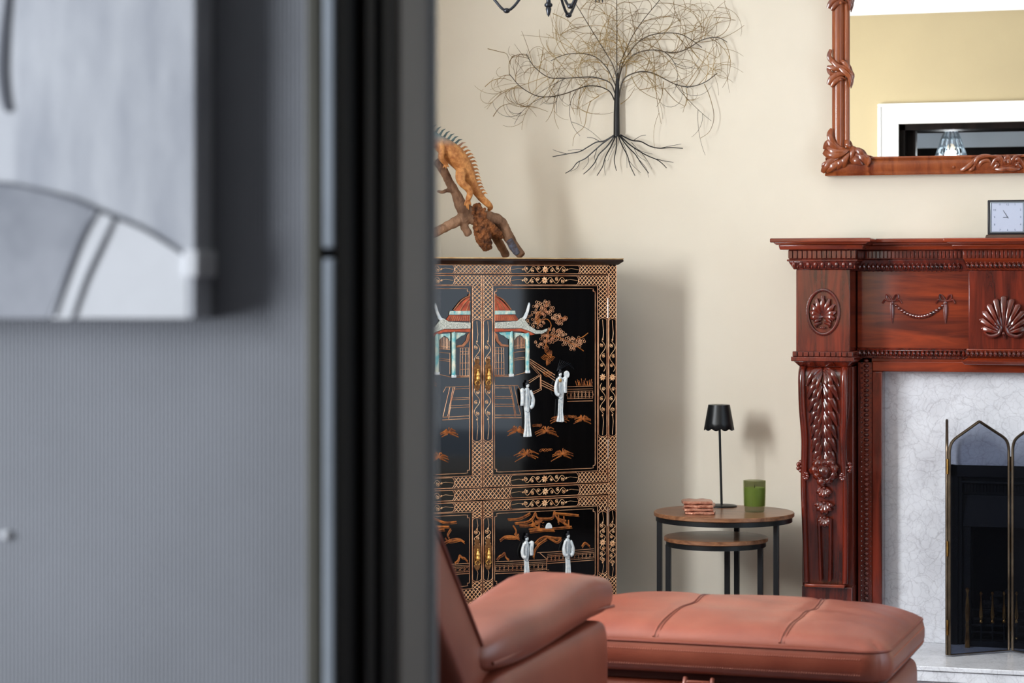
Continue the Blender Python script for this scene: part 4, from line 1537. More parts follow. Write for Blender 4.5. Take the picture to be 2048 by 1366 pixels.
dzk = at(1690, 0, MYF).z - at(1690, 153, MYF).z
for sgn in (1, -1):
    for oz in (0, dzk, 2 * dzk):
        knot(oz, sgn)
    b = MB()
    for pts, w in (([(160, 900), (140, 960), (180, 1040), (260, 1080)], .007), ([(90, 1090), (130, 1030), (190, 1070), (280, 1080)], .008), ([(80, 1110), (150, 1140), (240, 1130), (330, 1080)], .009), ([(100, 1040), (160, 1100), (250, 1110), (320, 1080)], .007),
                   ([(70, 1300), (110, 1240), (170, 1180), (240, 1160)], .008), ([(100, 1290), (160, 1250), (210, 1210), (250, 1170)], .008), ([(190, 1260), (230, 1220), (270, 1170)], .008), ([(250, 1250), (270, 1200), (320, 1120)], .008),
                   ([(330, 1100), (400, 1100), (450, 1150), (515, 1150)], .007), ([(340, 1130), (420, 1150), (470, 1200), (490, 1250)], .008), ([(320, 1160), (380, 1190), (440, 1230)], .010), ([(470, 1160), (500, 1190), (480, 1250)], .005), ([(100, 1280), (90, 1230), (150, 1190)], .006), ([(330, 1060), (350, 1110), (330, 1190)], .007),
                   ([(290, 1000), (300, 1040), (330, 1080)], .006)):
        mlobe(b, [(mp_(x, y, sgn)[0], mp_(x, y, sgn)[1], .008 * sin(k * 1.2)) for k, (x, y) in enumerate(pts)], w)
    ob('corner_acanthus', b, 'mirror_wood', mr_, world=True)


def mq(x, y, s=1):
    p = at(1880 + x / 12.19, 280 + y / 12.19, MYF)
    return (p.x if s > 0 else 2 * MC - p.x, p.z)


for sgn in (1, -1):
    b = MB()
    for pts, w in (([(500, 740), (620, 690), (760, 580), (860, 470), (1000, 400)], .0055), ([(860, 640), (880, 520), (980, 420), (1200, 390), (1400, 440)], .0055), ([(700, 760), (800, 700), (850, 640)], .004), ([(1260, 640), (1330, 520), (1400, 470), (1480, 500), (1540, 440)], .005),
                   ([(1300, 700), (1400, 620), (1440, 560)], .005), ([(1340, 700), (1500, 720), (1700, 690), (1850, 640)], .005), ([(1770, 600), (1780, 480), (1880, 400), (2030, 370)], .005), ([(1550, 440), (1650, 420), (1740, 480)], .006), ([(1640, 600), (1600, 520), (1700, 520)], .007), ([(960, 660), (1020, 540), (1180, 500), (1260, 600)], .005)):
        mlobe(b, [(*mq(x, y, sgn), .003 * sin(k)) for k, (x, y) in enumerate(pts)], w, .005, -.052)
    for x, y, r in ((330, 660, .0052), (1910, 560, .006), (1525, 440, .003)):
        c = mq(x, y, sgn)
        b.ball((c[0], -.054, c[1]), r)
    ob('rail_scroll', b, 'mirror_wood', mr_, world=True)

# ======================= MANTELPIECE =====================================
fp = thing('mantelpiece', 'carved red mahogany fireplace surround with scroll brackets and shell', 'fireplace surround', (MC, 0, 0))
CXL, CXR = .2045, .3722        # left pilaster
CYF = -.26                     # pilaster face
FY = -.13                      # frieze face


def stack(mb, x0, x1, y, levels, yb=-.001):
    """mouldings: (z_low, z_high, outset_low, outset_high)"""
    for z0, z1, o0, o1 in levels:
        mb.frus(x0 - o0, x1 + o0, y - o0 * .9, yb, z0, x0 - o1, x1 + o1, y - o1 * .9, yb, z1)


SH = [(1.256, 1.2685, .066, .066), (1.249, 1.256, .050, .058), (1.2345, 1.249, .040, .044)]
b = MB()
for x0, x1 in ((CXL, CXR), (2 * MC - CXR, 2 * MC - CXL)):
    stack(b, x0, x1, CYF, SH)
stack(b, .705, 2 * MC - .705, -.165, SH)
stack(b, CXR, 2 * MC - CXR, FY + .0, [(z0, z1, o0, o1) for z0, z1, o0, o1 in SH])
ob('mantel_shelf', b, 'mahogany_x', fp, world=True, bevel=.003)
for sgn in (1, -1):
    x0, x1 = (CXL, CXR) if sgn > 0 else (2 * MC - CXR, 2 * MC - CXL)
    cx = (x0 + x1) / 2
    # block with oval medallion
    b = MB()
    b.box(x0 + .003, x1 - .003, CYF, -.001, .93, 1.176)
    ob('pilaster_block', b, 'mahogany', fp, world=True, bevel=.002)
    b = MB()
    stack(b, x0, x1, CYF, [(1.206, 1.2345, .016, .018), (1.200, 1.206, .022, .022), (1.176, 1.200, .004, .018)])
    ob('capital_moulding', b, 'mahogany', fp, world=True, bevel=.0022)
    b = MB()
    stack(b, x0, x1, CYF, [(.915, .931, .007, .007), (.901, .915, .011, .011), (.884, .901, -.012, .004)])
    ob('block_moulding', b, 'mahogany', fp, world=True, bevel=.0022)
    b = MB()
    w = x1 - x0
    for (n_, z0, z1, o) in ((14, 1.209, 1.232, .018), (11, .9165, .9295, .007)):
        for k in range(n_):
            u0 = x0 - o + (w + 2 * o) * (k + .08) / n_
            u1 = x0 - o + (w + 2 * o) * (k + .9) / n_
            b.box(u0, u1, CYF - o * .9 - .006, CYF - o * .9 + .001, z0, z1)
    for k in range(9):
        yy = CYF + (k + .5) * .024
        b.box(x1 + .017, x1 + .0215, yy, yy + .019, 1.209, 1.232)
    ob('dentil', b, 'mahogany', fp, world=True, bevel=.0008, kind='stuff')
    b = MB()
    n_ = 9
    for k in range(n_):
        u = x0 - .012 + (w + .024) * (k + .5) / n_
        b.ball((u, CYF - .013, 1.190), .0062, .006, .010, 8, 6)
        b.ball((u + .0102, CYF - .008, 1.183), .003, .004, .006, 6, 5)
        b.ball((u + .005, CYF - .006, 1.178), .0022, .003, .0022, 6, 4)
    ob('egg_and_dart', b, 'mahogany_carved', fp, world=True, kind='stuff')
    # medallion
    mcx, mcz = cx + .001, 1.0485
    b = MB()
    N = 40
    b.tube([(mcx + .0465 * cos(2 * pi * k / N), CYF - .003, mcz + .066 * sin(2 * pi * k / N)) for k in range(N)], .0048, seg=8, closed=True)
    ob('oval_rim', b, 'mahogany_carved', fp, world=True)
    b = MB()
    for k in range(46):
        a = 2 * pi * k / 46
        b.ball((mcx + .0500 * cos(a), CYF - .003, mcz + .0695 * sin(a)), .0024, .0024, .0024, 6, 5)
    ob('bead_border', b, 'mahogany_carved', fp, world=True, kind='stuff')
    b = MB()
    for k in range(-4, 5):
        a = pi / 2 + k * .43
        L_ = .058 - abs(k) * .0035
        p0 = (mcx, CYF - .003, mcz - .012)
        p1 = (mcx + L_ * .6 * cos(a) * .95, CYF - .012, mcz - .012 + L_ * .6 * sin(a))
        p2 = (mcx + L_ * cos(a) * .85, CYF - .006, mcz - .012 + L_ * sin(a) * 1.05)
        b.tube(spline([p0, p1, p2], 4), leafr(9, .0088, .6), n=(0, -1, 0), h=.005, seg=8)
    for s_ in (-1, 1):
        for k in range(3):
            z = mcz - .018 - k * .010
            b.tube(spline([(mcx + s_ * .004, CYF - .003, z + .006), (mcx + s_ * .02, CYF - .011, z + .001), (mcx + s_ * (.030 - .006 * k), CYF - .005, z - .009)], 4), leafr(9, .0052, .5), n=(0, -1, 0), h=.005, seg=8)
    for k in range(3):
        b.ball((mcx - .006 + k * .005, CYF - .008, mcz - .047), .0036)
    ob('shell_leaf', b, 'mahogany_carved', fp, world=True)
    # scroll bracket
    pr = [(-.250, .884), (-.264, .87), (-.270, .845), (-.268, .80), (-.262, .74), (-.252, .67), (-.243, .60), (-.240, .56), (-.236, .50), (-.228, .42), (-.220, .34), (-.215, .27), (-.213, .232)]
    P = spline([(0, y, z) for y, z in pr], 4)
    f = lambda z: 1.0 if z > .62 else 1.0 - .10 * (.62 - z) / .39 if True else 0
    b = MB()
    vs, fs = [], []
    for p in P:
        hw = (w / 2 - .010) * f(p.z) - (.006 * math.exp(-((p.z - .66) / .08) ** 2))
        for (xx, yy) in ((-hw, p.y + .010), (hw, p.y + .010), (hw, -.001), (-hw, -.001)):
            vs.append((cx + xx, yy, p.z))
    for i in range(len(P) - 1):
        for j in range(4):
            fs.append((i * 4 + j, i * 4 + (j + 1) % 4, i * 4 + 4 + (j + 1) % 4, i * 4 + 4 + j))
    fs += [(0, 1, 2, 3), tuple((len(P) - 1) * 4 + j for j in range(4))]
    b.add(vs, fs)
    ob('bracket_core', b, 'mahogany', fp, world=True)
    for s_ in (-1, 1):
        b = MB()
        path, rad = [], []
        for p in P:
            hw = (w / 2 - .010) * f(p.z) - (.006 * math.exp(-((p.z - .66) / .08) ** 2))
            wd = .0105 if p.z > .56 else .0085
            path.append((cx + s_ * (hw - wd), p.y + .004, p.z))
            rad.append(wd)
        b.tube(path, rad, n=(0, -1, .15), h=.010, seg=12)
        ob('bracket_stile', b, 'mahogany_carved', fp, world=True)
        b = MB().tube([(cx + s_ * (.018 - .004 * k_), -.232 + .012 * k_, .43 - .19 * k_) for k_ in (0, .5, 1)], [.0055, .005, .0055], n=(0, -1, 0), h=.007, seg=8)
        ob('lower_reed', b, 'mahogany_carved', fp, world=True)

    def yface(z):
        for i in range(len(P) - 1):
            if P[i].z >= z >= P[i + 1].z:
                t = (P[i].z - z) / (P[i].z - P[i + 1].z + 1e-9)
                return P[i].y + (P[i + 1].y - P[i].y) * t + .010
        return P[-1].y + .010
    # acanthus leaf: midrib and paired lobes
    b = MB()
    for s_ in (-1, 1):
        b.tube([(cx + s_ * (.017 * max(0, (z - .78) / .1) + .0016), yface(z) - .008, z) for z in [.878 - .0235 * k for k in range(13)]], [.0038 - .0001 * k for k in range(13)], seg=8)
    ob('leaf_midrib', b, 'mahogany_carved', fp, world=True)
    for s_ in (-1, 1):
        for k in range(7):
            zt = .872 - k * .040
            wl = .048 - .0022 * k
            b = MB()
            for (dx0, dz0, dx1, dz1, dx2, dz2, ww) in ((.004, .006, .62, -.008, 1.0, -.044, .0105), (.004, .002, .46, -.026, .72, -.064, .0085), (.003, -.004, .26, -.036, .42, -.074, .0062)):
                p0 = (cx + s_ * dx0, yface(zt + dz0) - .004, zt + dz0)
                p1 = (cx + s_ * wl * dx1, yface(zt + dz1) - .012, zt + dz1)
                p2 = (cx + s_ * wl * dx2, yface(zt + dz2) - .006, zt + dz2)
                b.tube(spline([p0, p1, p2], 5), leafr(11, ww, .35, .35), n=(0, -1, 0), h=.0045, seg=8)
            ob('acanthus_leaf', b, 'mahogany_carved', fp, world=True)
    # rose and petals
    yr = yface(.565)
    rz = .572
    rx_ = cx + .002
    ob('rose_bud', MB().ball((rx_, yr - .024, rz), .0215, .022, .0215, 18, 12), 'mahogany_carved', fp, world=True)
    b = MB()
    b.tube(spline([(rx_ - .008, yr - .036, rz + .018), (rx_ - .009, yr - .043, rz + .004), (rx_ - .001, yr - .042, rz - .010), (rx_ + .006, yr - .037, rz - .018)], 4), .0016, seg=6)
    for k in range(9):
        a = 2 * pi * k / 9 + .3
        rr = .037 + .005 * sin(k * 2.3)
        b.tube(spline([(rx_ + .012 * cos(a), yr - .012, rz + .012 * sin(a)), (rx_ + rr * .8 * cos(a), yr - .022, rz + rr * .8 * sin(a)), (rx_ + rr * 1.15 * cos(a + .12), yr - .012, rz + rr * 1.1 * sin(a + .12))], 4), leafr(9, .0155, .6, .6), n=(0, -1, 0), h=.0065, seg=8)
    ob('rose_petal', b, 'mahogany_carved', fp, world=True, label='frilled petals round the carved rose')
    for s_ in (-1, 1):
        b = MB()
        fx = cx + s_ * .068
        for k in range(7):
            a = 2 * pi * k / 7
            b.ball((fx + .011 * cos(a), yr - .004, rz + .012 + .013 * sin(a)), .0072, .006, .0072, 8, 6)
            b.ball((fx - s_ * .012 + .006 * cos(a), yr - .010, rz - .016 + .009 * sin(a)), .006, .006, .006, 8, 6)
        b.ball((fx, yr - .010, rz + .012), .0055)
        ob('side_flower', b, 'mahogany_carved', fp, world=True)
    # hanging husk of leaves
    b = MB()
    for (zz, n_, rr) in ((.515, 5, .026), (.470, 6, .030), (.425, 5, .024)):
        for k in range(n_):
            a = -pi / 2 + (k - (n_ - 1) / 2) * .62
            y_ = yface(zz)
            b.tube(spline([(cx + .004 * cos(a), y_ - .006, zz + .008), (cx + rr * .6 * cos(a), y_ - .015, zz + rr * .6 * sin(a)), (cx + rr * cos(a), y_ - .008, zz + rr * sin(a))], 4), leafr(9, .0078, .35), n=(0, -1, 0), h=.006, seg=8)
        b.ball((cx, yface(zz) - .014, zz + .006), .0055)
    ob('leaf_drop', b, 'mahogany_carved', fp, world=True)
    # foot
    b = MB().box(cx - .060, cx + .060, -.238, -.001, .222, .232)
    ob('bracket_foot', b, 'mahogany_x', fp, world=True, bevel=.003)
    ob('plinth', MB().box(x0 + .012, x1 - .003, -.212, -.001, .0445, .222), 'mahogany', fp, world=True, bevel=.003)
    b = MB().box(x0 + .009, x1 - .004, -.185, -.001, .0445, .884)
    ob('pilaster_back', b, 'mahogany', fp, world=True, bevel=.002)
    # inner jamb: carved strip and plain frame
    j0, j1 = (.372, .4167) if sgn > 0 else (2 * MC - .4167, 2 * MC - .372)
    k0, k1 = (.4167, .447) if sgn > 0 else (2 * MC - .447, 2 * MC - .4167)
    ob('jamb', MB().box(j0, j1, -.122, -.001, .0445, .91), 'mahogany', fp, world=True, bevel=.002)
    ob('inner_frame_side', MB().box(k0, k1, -.128, -.060, .0445, .868), 'mahogany', fp, world=True, bevel=.003)
    b = MB()
    jc = (j0 + j1) / 2
    z = .06
    while z < .905:
        b.ball((jc + sgn * .004, -.124, z), .0085, .007, .0062, 8, 6)
        b.ball((jc - sgn * .010, -.122, z + .0075), .0035, .004, .0035, 6, 4)
        b.ball((jc + sgn * .0175, -.122, z + .0075), .002, .003, .002, 6, 4)
        z += .0150
    ob('egg_and_dart', b, 'mahogany_carved', fp, world=True, kind='stuff')
# frieze between the pilasters
b = MB().box(CXR, 2 * MC - CXR, FY, -.001, .9395, 1.172)
ob('frieze_panel', b, 'mahogany_x', fp, world=True, bevel=.001)
b = MB()
stack(b, CXR, 2 * MC - CXR, FY, [(1.206, 1.2345, .022, .024), (1.172, 1.206, .004, .016)])
b.frus(CXR, 2 * MC - CXR, FY - .006, -.001, .9395, CXR, 2 * MC - CXR, FY - .014, -.001, .932)
b.box(CXR, 2 * MC - CXR, FY - .002, -.001, .908, .9395)
ob('frieze_moulding', b, 'mahogany', fp, world=True, bevel=.002)
b = MB()
x = CXR + .008
while x < 2 * MC - CXR:
    for (zc, hh) in ((1.185, .010), (.924, .0095)):
        if zc > 1 and .69 < x < 2 * MC - .69:
            continue
        b.ball((x, FY - .011, zc), .0062, .0075, hh, 8, 6)
        b.ball((x + .0068, FY - .007, zc - .005), .0026, .004, .006, 6, 4)
        b.ball((x, FY - .006, zc - hh - .004), .0022, .003, .0022, 6, 4)
    x += .0135
ob('egg_and_dart', b, 'mahogany_carved', fp, world=True, kind='stuff')
b = MB()
x = CXR + .004
while x < 2 * MC - CXR - .01:
    if not (.68 < x < 2 * MC - .68):
        b.box(x, x + .0085, FY - .0265, FY - .02, 1.210, 1.231)
    x += .0115
for k in range(20):
    x = .695 + k * .0118
    b.box(x, x + .009, -.165 - .0185, -.165 - .012, 1.209, 1.232)
ob('dentil', b, 'mahogany', fp, world=True, bevel=.0007, kind='stuff')
# centre tablet with shell
b = MB().box(.7075, 2 * MC - .7075, -.165, FY + .001, .9395, 1.172)
ob('centre_tablet', b, 'mahogany', fp, world=True, bevel=.002)
b = MB()
stack(b, .7075, 2 * MC - .7075, -.165, [(1.206, 1.2345, .014, .016), (1.172, 1.206, .003, .014)], FY + .002)
ob('tablet_cornice', b, 'mahogany_x', fp, world=True, bevel=.002)
b = MB()
stack(b, .7075, 2 * MC - .7075, -.165, [(.913, .9395, .002, .006)], FY + .002)
b.frus(.697, 2 * MC - .697, -.178, -.12, .893, .690, 2 * MC - .690, -.186, -.12, .902)
b.frus(.690, 2 * MC - .690, -.186, -.12, .902, .704, 2 * MC - .704, -.174, -.12, .913)
ob('tablet_moulding', b, 'mahogany_x', fp, world=True, bevel=.002)
b = MB()
for k in range(16):
    x = .706 + k * .0135
    for zc in (1.188, .926):
        b.ball((x, -.178, zc), .0062, .0075, .0095, 8, 6)
        b.ball((x + .0068, -.174, zc - .005), .0026, .004, .006, 6, 4)
        b.ball((x, -.173, zc - .0135), .0022, .003, .0022, 6, 4)
ob('egg_and_dart', b, 'mahogany_carved', fp, world=True, kind='stuff')
b = MB()
scx, scz, SY = .811, .982, -.166
b.pillow((scx, SY - .003, scz + .052), .042, .006, .052, 1.0, 24, 12)
for k in range(-5, 6):
    a = pi / 2 + k * .27
    L_ = .1085 - .0050 * abs(k) - (.010 if abs(k) == 5 else 0)
    p = [(scx + L_ * t * cos(a) * (1.0 if abs(k) > 0 else 1) * .82, SY - .006 - .010 * sin(pi * t * .9), scz + L_ * t * sin(a) * 1.0 + .002) for t in (.08, .3, .55, .8, 1.0)]
    b.tube(spline(p, 3), [.0018 + .0085 * (i / 12) for i in range(13)], n=(0, -1, 0), h=[.003 + .004 * i / 12 for i in range(13)], seg=8)
    b.ball((p[-1][0], SY - .007, p[-1][2]), .0088, .006, .0062, 8, 6)
ob('shell', b, 'mahogany_carved', fp, world=True, label='fan-ribbed carved shell')
b = MB()
for s_ in (-1, 1):
    P_ = [(scx + s_ * (.060 - .0), SY - .006, scz + .018), (scx + s_ * .050, SY - .010, scz + .001), (scx + s_ * .034, SY - .012, scz - .004), (scx + s_ * .014, SY - .012, scz + .004), (scx + s_ * .008, SY - .014, scz + .022), (scx + s_ * .018, SY - .015, scz + .030), (scx + s_ * .027, SY - .014, scz + .024), (scx + s_ * .022, SY - .013, scz + .015)]
    b.tube(spline(P_, 5), [.0028 + .0035 * sin(pi * min(1, i / 26)) for i in range(36)], n=(0, -1, 0), h=.006, seg=8)
    b.ball((scx + s_ * .060, SY - .007, scz + .019), .0052)
    for k in range(3):
        b.ball((scx + s_ * (.045 - .006 * k), SY - .006, scz + .024 - .003 * k), .0045)
b.ball((scx, SY - .012, scz + .004), .006)
b.tube([(scx, SY - .010, scz + .002), (scx, SY - .008, scz - .012)], [.004, .002], seg=8)
ob('shell_scroll', b, 'mahogany_carved', fp, world=True)
# swags with bows in both frieze fields
for sgn in (1, -1):
    def sp_(x, y):
        p = at(1740 + x / 10.24, 560 + y / 10.24, FY)
        return (p.x if sgn > 0 else 2 * MC - p.x, FY - .003, p.z)
    b = MB()
    for t in range(17):
        u = t / 16
        x = 540 + (1490 - 540) * u
        y = 525 + 225 * (1 - (2 * u - 1) ** 2) + 0 * u
        r = .0040 + .0022 * sin(pi * u)
        c = sp_(x, y)
        b.ball(c, r * 1.15, r, r * 1.2, 8, 6)
    ob('bead_swag', b, 'mahogany_carved', fp, world=True)
    for bx in (455, 1545):
        b = MB()
        for s_ in (-1, 1):
            pts = [sp_(bx, 430), sp_(bx + s_ * 60, 330), sp_(bx + s_ * 110, 300), sp_(bx + s_ * 120, 360), sp_(bx + s_ * 80, 420), sp_(bx, 430)]
            b.tube(spline(pts, 4), .0028, seg=6)
            pts = [sp_(bx, 430), sp_(bx + s_ * 90, 425), sp_(bx + s_ * 150, 410), sp_(bx + s_ * 195, 480)]
            b.tube(spline(pts, 4), .0030, seg=6)
        b.ball(sp_(bx, 420), .0035)
        b.tube([sp_(bx, 440), sp_(bx, 560), sp_(bx, 700), sp_(bx, 890)], [.004, .0062, .0054, .0014], seg=8)
        for k in range(7):
            b.ball((sp_(bx, 490 + k * 50)[0], FY - .005, sp_(bx, 490 + k * 50)[2]), .0042 - .0003 * k)
        ob('ribbon_bow', b, 'mahogany_carved', fp, world=True)
# plain rail under the frieze
ob('inner_frame_top', MB().box(.4167, 2 * MC - .4167, -.128, -.060, .868, .9), 'mahogany_x', fp, world=True, bevel=.003)
ob('frieze_soffit', MB().box(.372, 2 * MC - .372, -.122, -.001, .895, .91), 'mahogany_x', fp, world=True)

# marble back panel, hearth, cast iron insert
IX0, IX1, IZ = .645, 2 * MC - .645, .586
b = MB().box(.42, IX0, -.062, -.001, .0445, .888).box(IX1, 2 * MC - .42, -.062, -.001, .0445, .888).box(IX0, IX1, -.062, -.001, IZ, .888)
mp2 = ob('marble_slip', b, 'marble', fp, world=True, label='grey veined white marble surround')
he = thing('marble_hearth', 'two tier white marble hearth slab on the floor under the fireplace', 'hearth', (MC, -.3, 0))
hy = at(1823, 1325, 0)
HF = -.492
ob('hearth_slab', MB().box(.212, 2 * MC - .212, HF, -.002, .031, .044), 'marble', he, world=True, bevel=.002)
ob('hearth_base', MB().box(.216, 2 * MC - .216, HF + .006, -.002, .0005, .0295), 'marble', he, world=True, bevel=.001)

fi = thing('cast_iron_fireplace', 'black cast iron fireplace insert set in the marble', 'fireplace', (MC, -.06, .0445))
b = MB().box(IX0, IX0 + .022, -.078, -.03, .0445, IZ).box(IX1 - .022, IX1, -.078, -.03, .0445, IZ).box(IX0, IX1, -.078, -.03, IZ - .035, IZ)
b.box(IX0 + .022, IX0 + .034, -.070, -.03, .0445, IZ - .035).box(IX1 - .034, IX1 - .022, -.070, -.03, .0445, IZ - .035)
ob('iron_frame', b, 'iron_dark', fi, world=True, bevel=.002)
hz0, hz1 = .40, IZ - .035
b = MB().frus(IX0 + .034, IX1 - .034, -.066, .02, hz0, IX0 + .034, IX1 - .034, -.048, .02, hz1 - .055)
b.box(IX0 + .034, IX1 - .034, -.05, .02, hz1 - .055, hz1)
b.box(IX0 + .030, IX1 - .030, -.072, -.04, hz1 - .020, hz1 - .012)
ob('hood', b, 'iron_dark', fi, world=True, bevel=.002)
b = MB()
k = 0
x = IX0 + .040
while x < IX1 - .040:
    b.box(x, x + .0055, -.058, -.045, hz1 - .046, hz1 - .024)
    x += .0098
ob('hood_grille', b, 'iron_dark', fi, world=True, kind='stuff')
b = MB().box(IX0 + .034, IX0 + .060, -.060, .02, .0445, hz0).box(IX1 - .060, IX1 - .034, -.060, .02, .0445, hz0)
ob('iron_cheek', b, 'iron_dark', fi, world=True, bevel=.003)
b = MB().box(IX0 + .034, IX1 - .034, .09, .10, .0445, hz1).box(IX0 + .022, IX0 + .034, -.03, .1, .0445, hz1).box(IX1 - .034, IX1 - .022, -.03, .1, .0445, hz1)
b.box(IX0 + .034, IX1 - .034, -.03, .1, .0445, .05)
ob('fire_chamber', b, 'iron_deep', fi, world=True)
fb = thing('fire_basket', 'black fire basket with turned brass finials inside the fireplace', 'fire grate', (MC, -.08, .0445))
b = MB()
for z in (.085, .105, .125, .15):
    b.box(IX0 + .065, IX1 - .065, -.093, -.087, z, z + .006)
b.box(IX0 + .05, IX1 - .05, -.100, -.06, .0445, .062)
ob('grate_bar', b, 'iron_dark', fb, world=True, bevel=.001)


def finial(px, pt, pb, Y):
    p, p2 = at(px, pt, Y), at(px, pb, Y)
    h = p.z - p2.z
    pr_ = [(.003, 0), (.0055, .02), (.0055, .08), (.0035, .12), (.0065, .2), (.0072, .28), (.0052, .42), (.0034, .6), (.0026, .78), (.002, .88), (.0052, .92), (.0058, .96), (.002, 1)]
    return MB().lathe([(r, z * h) for r, z in pr_], (p.x, Y, p2.z), 14)


for px in (1962, 1985, 2008, 2033):
    ob('brass_finial', finial(px, 1183, 1247, -.104), 'brass', fb, world=True)
    q_ = at(px, 1247, -.104)
    ob('finial_stem', MB().tube([(q_.x, -.099, .062), (q_.x, -.102, q_.z)], .0025, seg=6).tube([(q_.x, -.102, q_.z + .002), (q_.x, -.09, q_.z + .002)], .002, seg=6), 'iron_dark', fb, world=True)
p, p2 = at(1935, 1175, -.12), at(1935, 1287, -.12)
h = p.z - .0445
b = MB().lathe([(r, z * h) for r, z in ((.008, 0), (.0075, .06), (.0085, .12), (.0065, .2), (.0055, .32), (.0072, .36), (.004, .42), (.0062, .46), (.0072, .55), (.0080, .62), (.0055, .76), (.003, .86), (.0028, .91), (.0062, .95), (.0062, .98), (.002, 1))], (p.x, -.12, .0445), 16)
ob('brass_andiron', b, 'brass', fb, world=True, label='tall turned brass post')
q_ = at(2033, 1277, -.104)
ob('brass_knob', MB().ball((q_.x, -.104, q_.z), .004), 'brass', fb, world=True)
b = MB()
for k in range(26):
    b.ball((random.uniform(IX0 + .08, IX1 - .08), random.uniform(-.07, .03), random.uniform(.10, .21)), random.uniform(.012, .022), None, random.uniform(.01, .018), 7, 5)
ob('coal', b, 'coal', fb, world=True, kind='stuff')

# ======================= FOLDING FIRE SCREEN =============================
fs_ = thing('folding_fire_screen', 'folding brass framed fire screen with pointed dark mesh panels on the hearth', 'fire screen', (.75, -.24, .0442))


def spanel(A, B, zs=.640, zp=.729, z0=.0442):
    A, B = Vector((A[0], A[1], 0)), Vector((B[0], B[1], 0))
    d = (B - A)
    w = d.length
    d.normalize()

    def T(u, z, o=0):
        nrm = Vector((-d.y, d.x, 0))
        v = A + d * (u * w) + nrm * o
        return Vector((v.x, v.y, z))
    g = .004 / w
    half = [(g, z0 + .006), (g, zs), (g + .004, zs + .010), (g + .016, zs + .020), (g + .036, zs + .029), (g + .066, zs + .036), (g + .11, zs + .043), (.30, zs + .064), (.44, zp - .0075), (.475, zp - .0030)]
    prof = half + [(.5, zp - .001)] + [(1 - u, z) for u, z in half[::-1]]
    # smooth corner
    b = MB().tube([T(u, z) for u, z in prof], .0044, seg=8, closed=True)
    ob('screen_panel_frame', b, 'screen_frame', fs_, world=True)
    vs = [T(u, z, -.0005) for u, z in prof] + [T(u, z, .0005) for u, z in prof]
    n = len(prof)
    fc = [tuple(range(n)), tuple(range(n, 2 * n))[::-1]]
    ob('mesh_panel', MB().add(vs, fc), 'screen_mesh', fs_, world=True, smooth=False)
    return T


Apt, Bpt = (.6635, -.311), (.8285, -.168)
Dpt = (.6365, -.098)
Ept = (.993, -.311)
Fpt = (1.02, -.098)
spanel(Dpt, (.6595, -.308))
spanel(Apt, Bpt)
spanel((.8335, -.168), Ept)
spanel((.997, -.308), Fpt)
for (x, y) in ((.661, -.314), (.831, -.164)):
    for z in (.13, .36, .60):
        ob('screen_hinge', MB().tube([(x, y, z - .022), (x, y, z + .022)], .0033, seg=8), 'brass', fs_, world=True)

# ======================= CLOCK ===========================================
KY = -.17
kx0 = at(1975, 440, KY).x
kz0 = 1.2687
ck = thing('mantel_clock', 'small square clock in black case on a brown plinth on the mantel shelf', 'clock', (kx0 + .055, -.15, kz0))
kz1 = at(1990, 400, KY).z
kw = kz1 - kz0 - .010
b = MB().box(kx0, kx0 + kw + .012, KY, -.13, kz0 + .010, kz1)
b.box(kx0, kx0, KY, KY, kz0, kz0)
ob('clock_case', MB().box(kx0, kx0 + kw + .012, KY, -.13, kz0 + .010, kz1), 'clock_case', ck, world=True, bevel=.003)
ob('clock_plinth', MB().frus(kx0 - .007, kx0 + kw + .019, KY - .010, -.12, kz0, kx0 - .003, kx0 + kw + .015, KY - .007, -.123, kz0 + .010), 'clock_plinth', ck, world=True, bevel=.003)
fx0, fx1 = kx0 + .008, kx0 + kw + .004
fz0, fz1 = kz0 + .015, kz1 - .0055
b = MB().box(fx0, fx1, KY - .003, KY + .001, fz0, fz0 + .004).box(fx0, fx1, KY - .003, KY + .001, fz1 - .004, fz1)
b.box(fx0, fx0 + .004, KY - .003, KY + .001, fz0 + .004, fz1 - .004).box(fx1 - .004, fx1, KY - .003, KY + .001, fz0 + .004, fz1 - .004)
ob('clock_bezel', b, 'clock_steel', ck, world=True, bevel=.001)
ob('clock_face', MB().box(fx0 + .004, fx1 - .004, KY - .0012, KY + .001, fz0 + .004, fz1 - .004), 'clock_face', ck, world=True, smooth=False)
fcx, fcz = (fx0 + fx1) / 2 + .001, (fz0 + fz1) / 2
b = MB()
fw = (fx1 - fx0) / 2 - .010


def text_mesh(txt, size, x, z, y, name, mt, parent):
    c = bpy.data.curves.new(name, 'FONT')
    c.body = txt
    c.size = size
    c.align_x = 'CENTER'
    c.align_y = 'CENTER'
    c.extrude = .0002
    o = bpy.data.objects.new(name, c)
    COL.objects.link(o)
    dg = bpy.context.evaluated_depsgraph_get()
    me = bpy.data.meshes.new_from_object(o.evaluated_get(dg))
    bpy.data.objects.remove(o)
    pm = WM[parent.name]
    mw = Matrix.Translation((x, y, z)) @ Matrix.Rotation(pi / 2, 4, 'X')
    me.transform(pm.inverted() @ mw)
    me.materials.clear()
    me.materials.append(M[mt])
    n = bpy.data.objects.new(name, me)
    COL.objects.link(n)
    n.parent = parent
    WM[n.name] = pm.copy()
    return n


